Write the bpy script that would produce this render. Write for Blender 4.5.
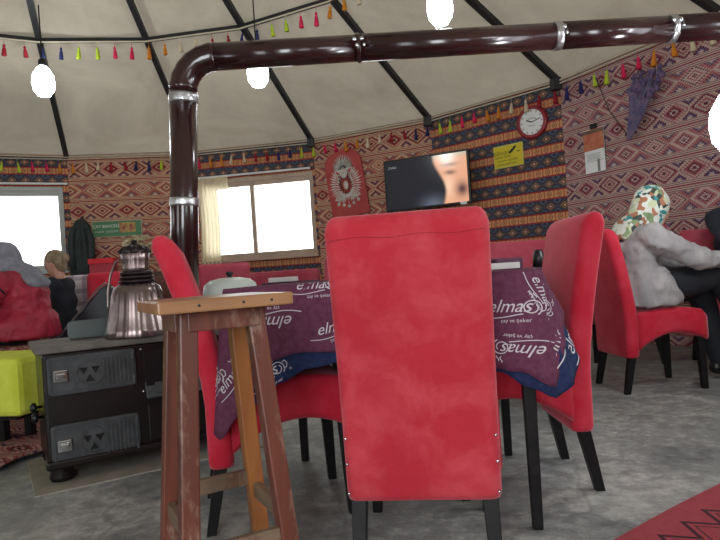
import bpy, math, random
from mathutils import Vector, Matrix
random.seed(7)
for o in list(bpy.data.objects): bpy.data.objects.remove(o)
SC = bpy.context.scene
COL = SC.collection
PI = math.pi
def R(d): return math.radians(d)

# ------------------------------------------------------------------ camera
cam_d = bpy.data.cameras.new('camera'); cam = bpy.data.objects.new('camera', cam_d); COL.objects.link(cam)
cam_d.sensor_width = 36; cam_d.lens = 30.0; cam_d.shift_y = 3/720; cam_d.clip_start = .05
_c, _s = math.cos(R(3.8)), math.sin(R(3.8))
rx, up, fw = Vector((_c, 0, -_s)), Vector((_s, 0, _c)), Vector((0, 1, 0))
cam.matrix_world = Matrix(((rx.x, up.x, -fw.x, 0), (rx.y, up.y, -fw.y, 0), (rx.z, up.z, -fw.z, .785), (0, 0, 0, 1)))
SC.camera = cam
# ------------------------------------------------------------------ world, daylight, exposure
W = bpy.data.worlds.new('world'); SC.world = W; W.use_nodes = True
bg = W.node_tree.nodes['Background']; bg.inputs[0].default_value = (.93, .97, 1, 1); bg.inputs[1].default_value = 3.4
SC.view_settings.view_transform = 'Standard'; SC.view_settings.look = 'None'
SC.view_settings.gamma = 1; SC.view_settings.use_curve_mapping = False
SC.view_settings.exposure = 0.35
def area(name, loc, size, sy, power, direction, color=(1, 1, 1)):
    l = bpy.data.lights.new(name, 'AREA'); l.shape = 'RECTANGLE'; l.size = size; l.size_y = sy; l.energy = power; l.color = color
    o = bpy.data.objects.new(name, l); COL.objects.link(o); o.location = loc
    o.rotation_euler = Vector(direction).to_track_quat('-Z', 'Y').to_euler()
    return o
# added area lamps, standing in for daylight from behind and beside the viewpoint
area('added_rear_daylight', (-.5, -1.75, 1.25), 1.4, 1.9, 72, (.15, 1, -.05), (.93, .97, 1))
area('added_side_daylight', (2.75, 1.0, 1.55), 1.3, 1.0, 70, (-1, .5, -.15), (.93, .97, 1))

# ------------------------------------------------------------------ node helpers
class S:
    """a socket that can be used in arithmetic"""
    def __init__(s, nt, so): s.nt, s.so = nt, so
    def op(s, o, b=None, c=None):
        n = s.nt.nodes.new('ShaderNodeMath'); n.operation = o
        s.nt.links.new(s.so, n.inputs[0])
        for i, q in ((1, b), (2, c)):
            if q is None: continue
            if isinstance(q, S): s.nt.links.new(q.so, n.inputs[i])
            else: n.inputs[i].default_value = q
        return S(s.nt, n.outputs[0])
    def __add__(s, b): return s.op('ADD', b)
    def __sub__(s, b): return s.op('SUBTRACT', b)
    def __mul__(s, b): return s.op('MULTIPLY', b)
    def __truediv__(s, b): return s.op('DIVIDE', b)
    def lt(s, b): return s.op('LESS_THAN', b)
    def gt(s, b): return s.op('GREATER_THAN', b)
    def __rsub__(s, b): return (s*-1.0)+b
    def abs(s): return s.op('ABSOLUTE')
    def fract(s): return s.op('FRACT')
    def floor(s): return s.op('FLOOR')
    def mx(s, b): return s.op('MAXIMUM', b)
    def mn(s, b): return s.op('MINIMUM', b)
def lin(r, g, b):
    f = lambda v: (v/255/12.92) if v/255 <= .04045 else ((v/255+.055)/1.055)**2.4
    return (f(r), f(g), f(b), 1)
def colmix(nt, fac, a, b):
    n = nt.nodes.new('ShaderNodeMix'); n.data_type = 'RGBA'
    for i, q in ((0, fac), (6, a), (7, b)):
        if isinstance(q, S): nt.links.new(q.so, n.inputs[i])
        else: n.inputs[i].default_value = q
    return S(nt, n.outputs[2])
def newmat(name):
    m = bpy.data.materials.new(name); m.use_nodes = True
    nt = m.node_tree; p = nt.nodes['Principled BSDF']
    return m, nt, p
def uvs(nt):
    t = nt.nodes.new('ShaderNodeTexCoord'); x = nt.nodes.new('ShaderNodeSeparateXYZ'); nt.links.new(t.outputs['UV'], x.inputs[0])
    return S(nt, x.outputs[0]), S(nt, x.outputs[1])
def noise(nt, scale, detail=3, coord='Object', rough=.6, dist=0, stretch=None):
    t = nt.nodes.new('ShaderNodeTexCoord'); n = nt.nodes.new('ShaderNodeTexNoise')
    so = t.outputs[coord]
    if stretch:
        mp = nt.nodes.new('ShaderNodeMapping'); mp.inputs['Scale'].default_value = stretch; nt.links.new(so, mp.inputs[0]); so = mp.outputs[0]
    nt.links.new(so, n.inputs['Vector']); n.inputs['Scale'].default_value = scale; n.inputs['Detail'].default_value = detail
    n.inputs['Roughness'].default_value = rough; n.inputs['Distortion'].default_value = dist
    return S(nt, n.outputs[0])
def ramp(nt, f, stops):
    n = nt.nodes.new('ShaderNodeValToRGB'); nt.links.new(f.so, n.inputs[0]); e = n.color_ramp.elements
    while len(e) < len(stops): e.new(.5)
    for q, (p, c) in zip(e, stops): q.position = p; q.color = c
    return S(nt, n.outputs[0])
def bump(nt, p, h, strength=.3, dist=.01):
    b = nt.nodes.new('ShaderNodeBump'); b.inputs['Strength'].default_value = strength; b.inputs['Distance'].default_value = dist
    nt.links.new(h.so, b.inputs['Height']); nt.links.new(b.outputs[0], p.inputs['Normal'])
def mat(name, c, rough=.6, metal=0, c2=None, scale=6, bmp=0, bscale=None, sheen=0, coat=0, stretch=None, detail=4, dist=0, lo=.35, hi=.65, spec=None, emit=None):
    m, nt, p = newmat(name)
    c = lin(*c)
    if c2 is not None:
        f = noise(nt, scale, detail, dist=dist, stretch=stretch)
        nt.links.new(ramp(nt, f, [(lo, c), (hi, lin(*c2))]).so, p.inputs['Base Color'])
    else: p.inputs['Base Color'].default_value = c
    p.inputs['Roughness'].default_value = rough; p.inputs['Metallic'].default_value = metal
    if sheen:
        p.inputs['Sheen Weight'].default_value = sheen; p.inputs['Sheen Roughness'].default_value = .45
        p.inputs['Sheen Tint'].default_value = lin(255, 190, 200)
    if coat: p.inputs['Coat Weight'].default_value = coat; p.inputs['Coat Roughness'].default_value = .12
    if spec is not None: p.inputs['Specular IOR Level'].default_value = spec
    if bmp: bump(nt, p, noise(nt, bscale or scale*3, 4, stretch=stretch), bmp)
    if emit: p.inputs['Emission Color'].default_value = c; p.inputs['Emission Strength'].default_value = emit
    return m

# ------------------------------------------------------------------ woven kilim materials (UV in metres)
def weave(nt, col, p, amt=.25):
    n = noise(nt, 60, 2, 'UV'); n2 = noise(nt, 2.2, 3, 'UV')
    d = (n-.5)*amt*1.6 + (n2-.5)*amt
    h = nt.nodes.new('ShaderNodeHueSaturation'); nt.links.new(col.so, h.inputs['Color']); nt.links.new((d+1).so, h.inputs['Value'])
    nt.links.new(h.outputs[0], p.inputs['Base Color']); p.inputs['Roughness'].default_value = .95; p.inputs['Specular IOR Level'].default_value = .15
    bump(nt, p, n, .25, .004)
def kilim_navy(name):
    m, nt, p = newmat(name); u, v = uvs(nt)
    P = .225; q = (v/P).fract()
    navy = lin(62, 60, 82); gold = lin(206, 150, 106); red = lin(158, 60, 60); olive = lin(128, 112, 92); dk = lin(44, 38, 52); cream = lin(206, 186, 156)
    dv = ((q-.69).abs())/.24
    du = ((u/.15).fract()-.5).abs()*2
    d = du*1.05+dv
    col = colmix(nt, d.lt(1.05), navy, lin(104, 92, 86)); col = colmix(nt, d.lt(.9), col, dk); col = colmix(nt, d.lt(.74), col, olive)
    col = colmix(nt, d.lt(.42), col, lin(134, 62, 58)); col = colmix(nt, d.lt(.2), col, cream)
    d2 = (((u/.15)+.5).fract()-.5).abs()*2+(1-dv).abs()*1.0
    col = colmix(nt, d2.lt(.62), col, lin(88, 104, 116)); col = colmix(nt, d2.lt(.36), col, navy)
    gu = ((u/.105).fract()-.5).abs(); gv = (q-.22).abs()
    g = colmix(nt, (gu*1.0+gv*1.4).lt(.30), gold, lin(142, 108, 76)); g = colmix(nt, (gu+gv*1.4).lt(.19), g, gold); g = colmix(nt, (gu+gv*1.4).lt(.10), g, lin(176, 78, 62))
    g = colmix(nt, (gu*2).gt(.88), g, lin(170, 98, 72))
    isg = (q-.22).abs().lt(.155); col = colmix(nt, isg, col, g)
    isr = ((q-.22).abs()-.185).abs().lt(.034); col = colmix(nt, isr, col, red)
    isd = ((q-.22).abs()-.228).abs().lt(.012); col = colmix(nt, isd, col, dk)
    weave(nt, col, p); return m
def kilim_red(name, bgc, dark, cream, P=.27, U=.30, blue=(96, 70, 96)):
    m, nt, p = newmat(name); u, v = uvs(nt)
    bgc, dark, cream, blue = lin(*bgc), lin(*dark), lin(*cream), lin(*blue)
    q = (v/P).fract(); row = (v/P).floor(); odd = (row*.5).fract().gt(.25)
    uu = u/U+row*.27
    dv = (q-.37).abs()/.31
    du = (uu.fract()-.5).abs()*2
    alt = (uu*.5).fract().gt(.5)
    d = du*1.15+dv*.95
    ca = colmix(nt, alt, dark, cream); cb = colmix(nt, alt, cream, bgc); cc = colmix(nt, alt, bgc, dark)
    # stepped edge, as woven
    st_ = ((v/.012).floor()*.012/P).fract(); dvs = (st_-.37).abs()/.31; ds = du*1.15+dvs*.95
    base = colmix(nt, odd, bgc, cream); base2 = colmix(nt, odd, cream, bgc)
    col = colmix(nt, ds.lt(1.14), base, base2); col = colmix(nt, ds.lt(1.02), col, ca)
    col = colmix(nt, ds.lt(.84), col, cb); col = colmix(nt, ds.lt(.60), col, cc); col = colmix(nt, ds.lt(.40), col, cream); col = colmix(nt, ds.lt(.22), col, dark)
    e = ((uu+.5).fract()-.5).abs()*2*1.3+(1-dvs).abs()*1.0
    col = colmix(nt, e.lt(.66), col, dark); col = colmix(nt, e.lt(.50), col, blue); col = colmix(nt, e.lt(.28), col, cream)
    lat = (((u/.034)+(v/.03)).fract()-.5).abs().lt(.13).mx((((u/.034)-(v/.03)).fract()-.5).abs().lt(.13)); col = colmix(nt, lat*.35, col, colmix(nt, odd, cream, dark))
    stq = (q-.37).abs().gt(.33)
    w = (q-.87).abs()/.17
    s1 = (w*2.6).fract().lt(.36)
    sc = colmix(nt, s1, cream, dark); dash = ((u/.045).fract()).lt(.5)*((q-.87).abs()).lt(.035); sc = colmix(nt, dash, sc, bgc)
    col = colmix(nt, stq, col, sc)
    weave(nt, col, p, .3); return m

# ------------------------------------------------------------------ materials
M = {}
M['velvet'] = mat('red_velvet', (182, 30, 50), .85, c2=(198, 58, 76), scale=7, bmp=.15, bscale=90, sheen=.35, lo=.38, hi=.75, spec=.2)
M['velvet_worn'] = mat('worn_red_velvet', (180, 42, 56), .85, c2=(204, 84, 92), scale=9, bmp=.3, bscale=60, sheen=.4, lo=.42, hi=.85, dist=.4, detail=8, spec=.2)
M['velvet_pink'] = mat('faded_red_velvet', (176, 66, 84), .9, c2=(190, 88, 104), scale=5, sheen=.4, spec=.2)
M['blackleg'] = mat('black_painted_wood', (18, 16, 18), .5, c2=(40, 36, 36), scale=20, lo=.5, hi=.9, spec=.25)
M['steel'] = mat('brushed_steel', (170, 172, 175), .35, 1)
M['chrome'] = mat('chrome', (215, 218, 222), .15, 1)
M['pipe'] = mat('brown_enamel_pipe', (38, 16, 18), .22, .0, c2=(54, 24, 24), scale=3, coat=.6)
M['foil'] = mat('aluminium_tape', (200, 200, 202), .3, .9, bmp=.4, bscale=40)
M['stove'] = mat('black_cast_iron', (16, 13, 14), .35, .2, c2=(32, 22, 22), scale=8)
M['stove_grey'] = mat('grey_cast_iron', (58, 60, 62), .55, .3, c2=(76, 78, 80), scale=14, bmp=.2)
M['stove_top'] = mat('dusty_iron_top', (78, 74, 70), .6, .2, c2=(110, 104, 96), scale=9)
M['kettle'] = mat('tarnished_copper_tin', (112, 96, 96), .28, .85, c2=(150, 136, 132), scale=7)
M['kettle_dark'] = mat('dark_tarnished_metal', (48, 38, 40), .4, .7)
M['enamel'] = mat('pale_enamel', (196, 204, 196), .35)
M['rafter'] = mat('black_painted_steel', (24, 24, 26), .5, c2=(38, 38, 40), scale=8)
M['rope'] = mat('cream_cord', (196, 186, 164), .9)
M['black_lea'] = mat('black_leather', (20, 24, 32), .42, c2=(30, 34, 44), scale=14)
M['coat'] = mat('dark_green_black_coat', (26, 36, 36), .7, c2=(44, 56, 56), scale=6)
M['white'] = mat('white_paper', (232, 232, 230), .7)
M['black'] = mat('black_plastic', (14, 14, 16), .35)
M['ink'] = mat('dark_ink', (30, 32, 34), .7)
M['lime'] = mat('lime_cloth', (196, 206, 58), .9, c2=(214, 222, 84), scale=9)
M['skin'] = mat('skin', (206, 156, 132), .6)
M['seatwood'] = None

def wood(name, c1, c2, rough=.5, scale=7, st=(1, 1, .12), worn=None):
    m, nt, p = newmat(name)
    f = noise(nt, scale, 5, dist=1.2, stretch=st)
    col = ramp(nt, f, [(.3, lin(*c1)), (.7, lin(*c2))])
    if worn:
        w = noise(nt, 14, 5, rough=.7, stretch=(1, 1, .35)); col = colmix(nt, ramp(nt, w, [(.56, (0, 0, 0, 1)), (.66, (1, 1, 1, 1))]), col, lin(*worn))
    nt.links.new(col.so, p.inputs['Base Color']); p.inputs['Roughness'].default_value = rough
    bump(nt, p, f, .2, .004); return m
M['seatwood'] = wood('varnished_pine_board', (112, 74, 48), (160, 116, 80), .35, 6, (.15, 1, 1))
M['legwood'] = wood('worn_red_brown_wood', (62, 30, 24), (112, 58, 42), .42, 9, (1, 1, .1), worn=(130, 100, 84))
M['legwood2'] = wood('amber_brown_wood', (112, 64, 32), (164, 104, 54), .42, 9, (1, 1, .1))
M['rungwood'] = wood('scuffed_grey_brown_wood', (84, 66, 52), (134, 110, 88), .6, 9, (.3, .3, 1), worn=(96, 62, 46))
M['frame'] = mat('pale_brown_window_frame', (176, 152, 132), .5, c2=(192, 170, 150), scale=4)
M['greyframe'] = mat('grey_window_frame', (172, 176, 172), .5)
M['k_navy'] = kilim_navy('kilim_navy_gold')
M['k_red'] = kilim_red('kilim_red_cream', (164, 78, 74), (118, 40, 46), (200, 168, 138))
M['k_rose'] = kilim_red('kilim_rose_violet', (158, 88, 96), (104, 48, 66), (186, 162, 152), .235, .27, (88, 78, 112))
M['k_seat'] = kilim_red('kilim_bench_cover', (130, 50, 56), (60, 24, 34), (170, 130, 120), .2, .24)
# canvas: thin cloth that lets some daylight through
m, nt, p = newmat('tan_canvas'); f = noise(nt, 1.1, 6, rough=.65, dist=.6)
col = ramp(nt, f, [(.3, lin(154, 144, 128)), (.7, lin(180, 170, 152))]); nt.links.new(col.so, p.inputs['Base Color']); p.inputs['Roughness'].default_value = .95; p.inputs['Specular IOR Level'].default_value = .1
tr = nt.nodes.new('ShaderNodeBsdfTranslucent'); nt.links.new(col.so, tr.inputs[0]); mx = nt.nodes.new('ShaderNodeMixShader'); mx.inputs[0].default_value = .10
out = nt.nodes['Material Output']; nt.links.new(p.outputs[0], mx.inputs[1]); nt.links.new(tr.outputs[0], mx.inputs[2]); nt.links.new(mx.outputs[0], out.inputs[0]); M['canvas'] = m
# thin window glass
m, nt, p = newmat('window_glass'); t_ = nt.nodes.new('ShaderNodeBsdfTransparent'); g_ = nt.nodes.new('ShaderNodeBsdfGlossy'); g_.inputs['Roughness'].default_value = .02
mx = nt.nodes.new('ShaderNodeMixShader'); fr = nt.nodes.new('ShaderNodeFresnel'); nt.links.new(fr.outputs[0], mx.inputs[0])
nt.links.new(t_.outputs[0], mx.inputs[1]); nt.links.new(g_.outputs[0], mx.inputs[2]); nt.links.new(mx.outputs[0], nt.nodes['Material Output'].inputs[0]); M['glass'] = m
# sheer curtain
m, nt, p = newmat('sheer_cream_curtain'); p.inputs['Base Color'].default_value = lin(240, 230, 200); p.inputs['Roughness'].default_value = .9
tr = nt.nodes.new('ShaderNodeBsdfTranslucent'); tr.inputs[0].default_value = lin(250, 238, 206); mx = nt.nodes.new('ShaderNodeMixShader'); mx.inputs[0].default_value = .5
nt.links.new(p.outputs[0], mx.inputs[1]); nt.links.new(tr.outputs[0], mx.inputs[2]); nt.links.new(mx.outputs[0], nt.nodes['Material Output'].inputs[0]); M['sheer'] = m
# concrete floor
m, nt, p = newmat('worn_concrete'); f = noise(nt, 1.6, 8, rough=.7, dist=.8); f2 = noise(nt, 14, 6, rough=.75)
col = ramp(nt, f*.5+f2*.5, [(.38, lin(96, 100, 102)), (.5, lin(138, 140, 138)), (.62, lin(184, 184, 180))])
t = nt.nodes.new('ShaderNodeTexCoord'); vo = nt.nodes.new('ShaderNodeTexVoronoi'); vo.feature = 'DISTANCE_TO_EDGE'; vo.inputs['Scale'].default_value = .9
mp = nt.nodes.new('ShaderNodeVectorMath'); mp.operation = 'ADD'; nz = nt.nodes.new('ShaderNodeTexNoise'); nz.inputs['Scale'].default_value = 3
nt.links.new(t.outputs['Object'], nz.inputs['Vector']); sc_ = nt.nodes.new('ShaderNodeVectorMath'); sc_.operation = 'SCALE'; sc_.inputs['Scale'].default_value = .25
nt.links.new(nz.outputs['Color'], sc_.inputs[0]); nt.links.new(t.outputs['Object'], mp.inputs[0]); nt.links.new(sc_.outputs[0], mp.inputs[1]); nt.links.new(mp.outputs[0], vo.inputs['Vector'])
crack = S(nt, vo.outputs[0]).lt(.006); col = colmix(nt, crack*.18, col, lin(62, 60, 58))
nt.links.new(col.so, p.inputs['Base Color']); nt.links.new(ramp(nt, f2, [(.35, (.45,)*3+(1,)), (.65, (.8,)*3+(1,))]).so, p.inputs['Roughness'])
bump(nt, p, f*.6+f2*.4, .5, .02); M['floor'] = m

# ------------------------------------------------------------------ mesh helpers
class MB:
    def __init__(s): s.v, s.f, s.uv, s.T = [], [], None, Matrix.Identity(4)
    def at(s, loc=(0, 0, 0), rot=(0, 0, 0)):
        from mathutils import Euler
        s.T = Matrix.Translation(loc) @ Euler(rot).to_matrix().to_4x4(); return s
    def add(s, vs, fs):
        b = len(s.v); s.v += [tuple(s.T @ Vector(v)) for v in vs]; s.f += [tuple(i+b for i in f) for f in fs]; return s
    def box(s, c, d):
        x, y, z = c; a, b, h = d[0]/2, d[1]/2, d[2]/2
        vs = [(x+i*a, y+j*b, z+k*h) for k in (-1, 1) for j in (-1, 1) for i in (-1, 1)]
        return s.add(vs, [(0, 2, 3, 1), (4, 5, 7, 6), (0, 1, 5, 4), (2, 6, 7, 3), (0, 4, 6, 2), (1, 3, 7, 5)])
    def loft(s, rings, cap=True, closed=True):
        n = len(rings[0]); vs = [p for r in rings for p in r]; fs = []
        for i in range(len(rings)-1):
            for j in range(n if closed else n-1):
                k = (j+1) % n; fs.append((i*n+j, i*n+k, (i+1)*n+k, (i+1)*n+j))
        if cap: fs += [tuple(range(n-1, -1, -1)), tuple(range((len(rings)-1)*n, len(rings)*n))]
        return s.add(vs, fs)
    def lathe(s, prof, n=24, flute=0, nf=16, cap=True):
        rings = [[((r*(1+flute*math.cos(nf*a)))*math.cos(a), (r*(1+flute*math.cos(nf*a)))*math.sin(a), z) for a in [2*PI*j/n for j in range(n)]] for r, z in prof]
        return s.loft(rings, cap)
    def tube(s, pts, r, n=10, cap=True):
        pts = [Vector(p) for p in pts]; rs = r if isinstance(r, (list, tuple)) else [r]*len(pts); rings = []
        t = (pts[1]-pts[0]).normalized(); ref = Vector((0, 0, 1)) if abs(t.z) < .9 else Vector((1, 0, 0)); nx = t.cross(ref).normalized()
        for i, p in enumerate(pts):
            a = pts[max(i-1, 0)]; b = pts[min(i+1, len(pts)-1)]; t = (b-a).normalized()
            nx = (nx - t*nx.dot(t)).normalized(); ny = t.cross(nx)
            rings.append([tuple(p+(nx*math.cos(2*PI*j/n)+ny*math.sin(2*PI*j/n))*rs[i]) for j in range(n)])
        return s.loft(rings, cap)
    def bar(s, a, b, w, h):
        """rectangular bar from a to b"""
        a, b = Vector(a), Vector(b); t = (b-a).normalized(); ref = Vector((0, 0, 1)) if abs(t.z) < .95 else Vector((0, 1, 0))
        x = t.cross(ref).normalized()*w/2; y = x.cross(t).normalized()*h/2
        return s.loft([[tuple(p+i*x+j*y) for i, j in ((-1, -1), (1, -1), (1, 1), (-1, 1))] for p in (a, b)])
    def ell(s, c, r, n=16, m=10, fn=None):
        vs = []; fs = []
        for i in range(m+1):
            th = PI*i/m
            for j in range(n):
                ph = 2*PI*j/n; d = Vector((math.sin(th)*math.cos(ph), math.sin(th)*math.sin(ph), math.cos(th)))
                k = fn(d) if fn else 1
                vs.append((c[0]+d.x*r[0]*k, c[1]+d.y*r[1]*k, c[2]+d.z*r[2]*k))
        for i in range(m):
            for j in range(n):
                k = (j+1) % n
                f = (i*n+j, (i+1)*n+j, (i+1)*n+k, i*n+k)
                fs.append(f)
        return s.add(vs, fs)
    def build(s, name, mt, parent=None, smooth=False, bevel=0, subsurf=0, solid=0, uv=None, angle=None):
        me = bpy.data.meshes.new(name); me.from_pydata(s.v, [], s.f); me.validate(); me.update()
        if uv:
            l = me.uv_layers.new(name='UVMap')
            for lp in me.loops: l.data[lp.index].uv = uv(Vector(me.vertices[lp.vertex_index].co))
        if smooth:
            for p in me.polygons: p.use_smooth = True
        o = bpy.data.objects.new(name, me); COL.objects.link(o)
        if isinstance(mt, str): mt = M[mt]
        me.materials.append(mt)
        if parent: o.parent = parent
        import bmesh
        b = bmesh.new(); b.from_mesh(me); bmesh.ops.remove_doubles(b, verts=b.verts, dist=1e-6); bmesh.ops.recalc_face_normals(b, faces=b.faces); b.to_mesh(me); b.free()
        if solid: q = o.modifiers.new('solid', 'SOLIDIFY'); q.thickness = solid; q.offset = 0
        if bevel:
            q = o.modifiers.new('bevel', 'BEVEL'); q.width = bevel; q.segments = 2; q.limit_method = 'ANGLE'; q.angle_limit = R(35)
        if subsurf: q = o.modifiers.new('sub', 'SUBSURF'); q.levels = subsurf; q.render_levels = subsurf
        return o
def rrect(hx, hy, r, n=5, cx=0, cy=0):
    pts = []
    for qx, qy, a0 in ((1, 1, 0), (-1, 1, 90), (-1, -1, 180), (1, -1, 270)):
        for i in range(n): a = R(a0+90*i/(n-1)); pts.append((cx+qx*(hx-r)+r*math.cos(a), cy+qy*(hy-r)+r*math.sin(a)))
    return pts
def thing(name, label, cat, loc=(0, 0, 0), rz=0, group=None):
    o = bpy.data.objects.new(name, None); COL.objects.link(o); o.location = loc; o.rotation_euler = (0, 0, rz); o.empty_display_size = .1
    o['label'] = label; o['category'] = cat
    if group: o['group'] = group
    return o
def tag(o, label, cat, group=None, kind=None):
    o['label'] = label; o['category'] = cat
    if group: o['group'] = group
    if kind: o['kind'] = kind
    return o
def struct(o, label=None, cat=None):
    o['kind'] = 'structure'
    if label: o['label'] = label
    if cat: o['category'] = cat
    return o
def dup(o, loc=None, rz=None, label=None, group=None, parent=None):
    c = o.copy(); COL.objects.link(c)
    if parent: c.parent = parent
    if loc is not None: c.location = loc
    if rz is not None: c.rotation_euler = (0, 0, rz)
    if label: c['label'] = label
    if group: c['group'] = group
    for ch in list(o.children): dup(ch, parent=c)
    return c
def text_mesh(body, size, shear=0, extrude=0, res=3, offset=0):
    cu = bpy.data.curves.new('txt', 'FONT'); cu.body = body; cu.size = size; cu.shear = shear; cu.extrude = extrude; cu.align_x = 'CENTER'; cu.align_y = 'CENTER'; cu.resolution_u = res; cu.offset = offset
    o = bpy.data.objects.new('txt', cu); COL.objects.link(o)
    bpy.context.view_layer.update()
    me = bpy.data.meshes.new_from_object(o.evaluated_get(bpy.context.evaluated_depsgraph_get()))
    vs = [tuple(v.co) for v in me.vertices]; fs = [tuple(p.vertices) for p in me.polygons]
    bpy.data.objects.remove(o); bpy.data.curves.remove(cu); bpy.data.meshes.remove(me)
    return vs, fs
def skin(name, verts, edges, mt, parent=None, sub=2, root=0):
    """verts: list of (x, y, z, r) or (x, y, z, rx, ry)"""
    me = bpy.data.meshes.new(name); me.from_pydata([v[:3] for v in verts], edges, []); me.update()
    o = bpy.data.objects.new(name, me); COL.objects.link(o); me.materials.append(M[mt] if isinstance(mt, str) else mt)
    if parent: o.parent = parent
    sk = o.modifiers.new('skin', 'SKIN'); sk.use_smooth_shade = True
    for i, v in enumerate(verts):
        d = me.skin_vertices[0].data[i]; d.radius = (v[3], v[4] if len(v) > 4 else v[3]); d.use_root = (i == root)
    q = o.modifiers.new('sub', 'SUBSURF'); q.levels = sub; q.render_levels = sub
    return o

# ================================================================== THE SETTING: a round tent with twenty canvas-covered sides
CX, CY, RAD, WH = -2.08, 2.84, 5.14, 2.535
APEX = Vector((-1.93, 2.9, 4.86))
def corner(k, r=RAD, z=0): a = R(126-18*k); return Vector((CX+r*math.cos(a), CY+r*math.sin(a), z))
b = MB(); n = 64
b.loft([[(CX+5.6*math.cos(2*PI*i/n), CY+5.6*math.sin(2*PI*i/n), z) for i in range(n)] for z in (-.12, 0)])
struct(b.build('floor', 'floor'), 'worn grey concrete floor of the tent', 'floor')
# canopy
vs = [tuple(APEX)]+[tuple(corner(k, RAD+.12, WH+.02-.02)) for k in range(20)]
b = MB()
for k in range(20):
    A, B = corner(k, RAD+.1, WH), corner(k+1, RAD+.1, WH); rows = []
    for i in range(9):
        t = i/8; P0, P1 = A.lerp(APEX, t), B.lerp(APEX, t); row = []
        for j in range(9):
            s = j/8; q = P0.lerp(P1, s); q.z -= .10*math.sin(PI*s)*math.sin(PI*min(1, t*1.05))*(1-t)
            row.append(tuple(q))
        rows.append(row)
    b.loft(rows, cap=False, closed=False)
struct(b.build('ceiling', 'canvas', smooth=False), 'tan canvas tent roof between black rafters', 'ceiling')
# walls. window panels: 0, 2 (seen) and some behind the viewpoint; panel 13 is the open entrance
WIN = {0: (.05, .95), 2: (.02, .98), 7: (.08, .92), 9: (.08, .92), 16: (.08, .92), 18: (.08, .92)}
NAMES = {0: 'north_west', 1: 'north_left', 2: 'north', 3: 'north_right', 4: 'north_east', 5: 'east_far', 6: 'east', 7: 'east_near', 8: 'south_east', 9: 'south_right', 10: 'south', 11: 'south_middle', 13: 'entrance', 12: 'south_left', 14: 'south_west', 15: 'west_near', 16: 'west', 17: 'west_middle', 18: 'west_far', 19: 'west_corner'}
WZ0, WZ1 = 1.06, 2.14
M['outer'] = mat('tent_wall_felt', (150, 136, 118), .95)
for k in range(20):
    A, B = corner(k), corner(k+1); L = (B-A).length; ang = math.atan2(B.y-A.y, B.x-A.x); th = .05
    b = MB().at(A, (0, 0, ang))   # local x along the wall, +y outwards for this order
    sgn = 1
    def wb(x0, x1, z0, z1):
        b.box(((x0+x1)/2, .04*sgn, (z0+z1)/2), (x1-x0, th, z1-z0))
    e = .012
    if k in WIN:
        x0, x1 = WIN[k][0]*L, WIN[k][1]*L
        wb(-e, L+e, 0, WZ0); wb(-e, L+e, WZ1, WH+.02); wb(-e, x0, WZ0, WZ1); wb(x1, L+e, WZ0, WZ1)
    elif k == 13:
        wb(-e, .1, 0, WH+.02); wb(L-.1, L+e, 0, WH+.02); wb(.1, L-.1, 2.25, WH+.02)
    else: wb(-e, L+e, 0, WH+.02)
    struct(b.build('wall_'+NAMES[k], 'outer'))
# kilims hung over each visible side
KL = {19: ('k_red', 'red and cream kilim left of the left window'),
      0: ('k_navy', 'navy and gold striped kilim around the left window'),
      1: ('k_red', 'red and cream diamond kilim between the two windows'),
      2: ('k_navy', 'navy and gold striped kilim around the right window'),
      3: ('k_red', 'red and cream diamond kilim behind the red crest panel'),
      4: ('k_navy', 'navy and gold striped kilim behind the yellow sign'),
      5: ('k_rose', 'rose and violet diamond kilim behind the paper calendar'),
      6: ('k_rose', 'rose and violet diamond kilim at the right behind the bright bulb')}
def wframe(k):
    A, B = corner(k), corner(k+1); return A, B, (B-A).length, math.atan2(B.y-A.y, B.x-A.x)
for k, (mt, lab) in KL.items():
    A, B, L, ang = wframe(k); b = MB(); y0 = .0
    def sh(x0, x1, z0, z1):
        nx = max(2, int((x1-x0)/.08)); rows = []
        for i in range(nx+1):
            x = x0+(x1-x0)*i/nx; rows.append([(x, .006*math.sin(x*9+k)-.004, z0), (x, .006*math.sin(x*9+k)-.004, z1)])
        b.loft(rows, cap=False, closed=False)
    if k in WIN:
        x0, x1 = WIN[k][0]*L, WIN[k][1]*L; sh(0, L, .02, WZ0); sh(0, L, WZ1, WH); sh(0, x0, WZ0, WZ1); sh(x1, L, WZ0, WZ1)
    else: sh(0, L, .02, WH)
    o = b.build('kilim', mt, solid=.006, uv=lambda c: (c.x, c.z-WH+.02))
    o.location = A; o.rotation_euler = (0, 0, ang); tag(o, lab, 'kilim', 'kilims lining the tent wall')
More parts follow.
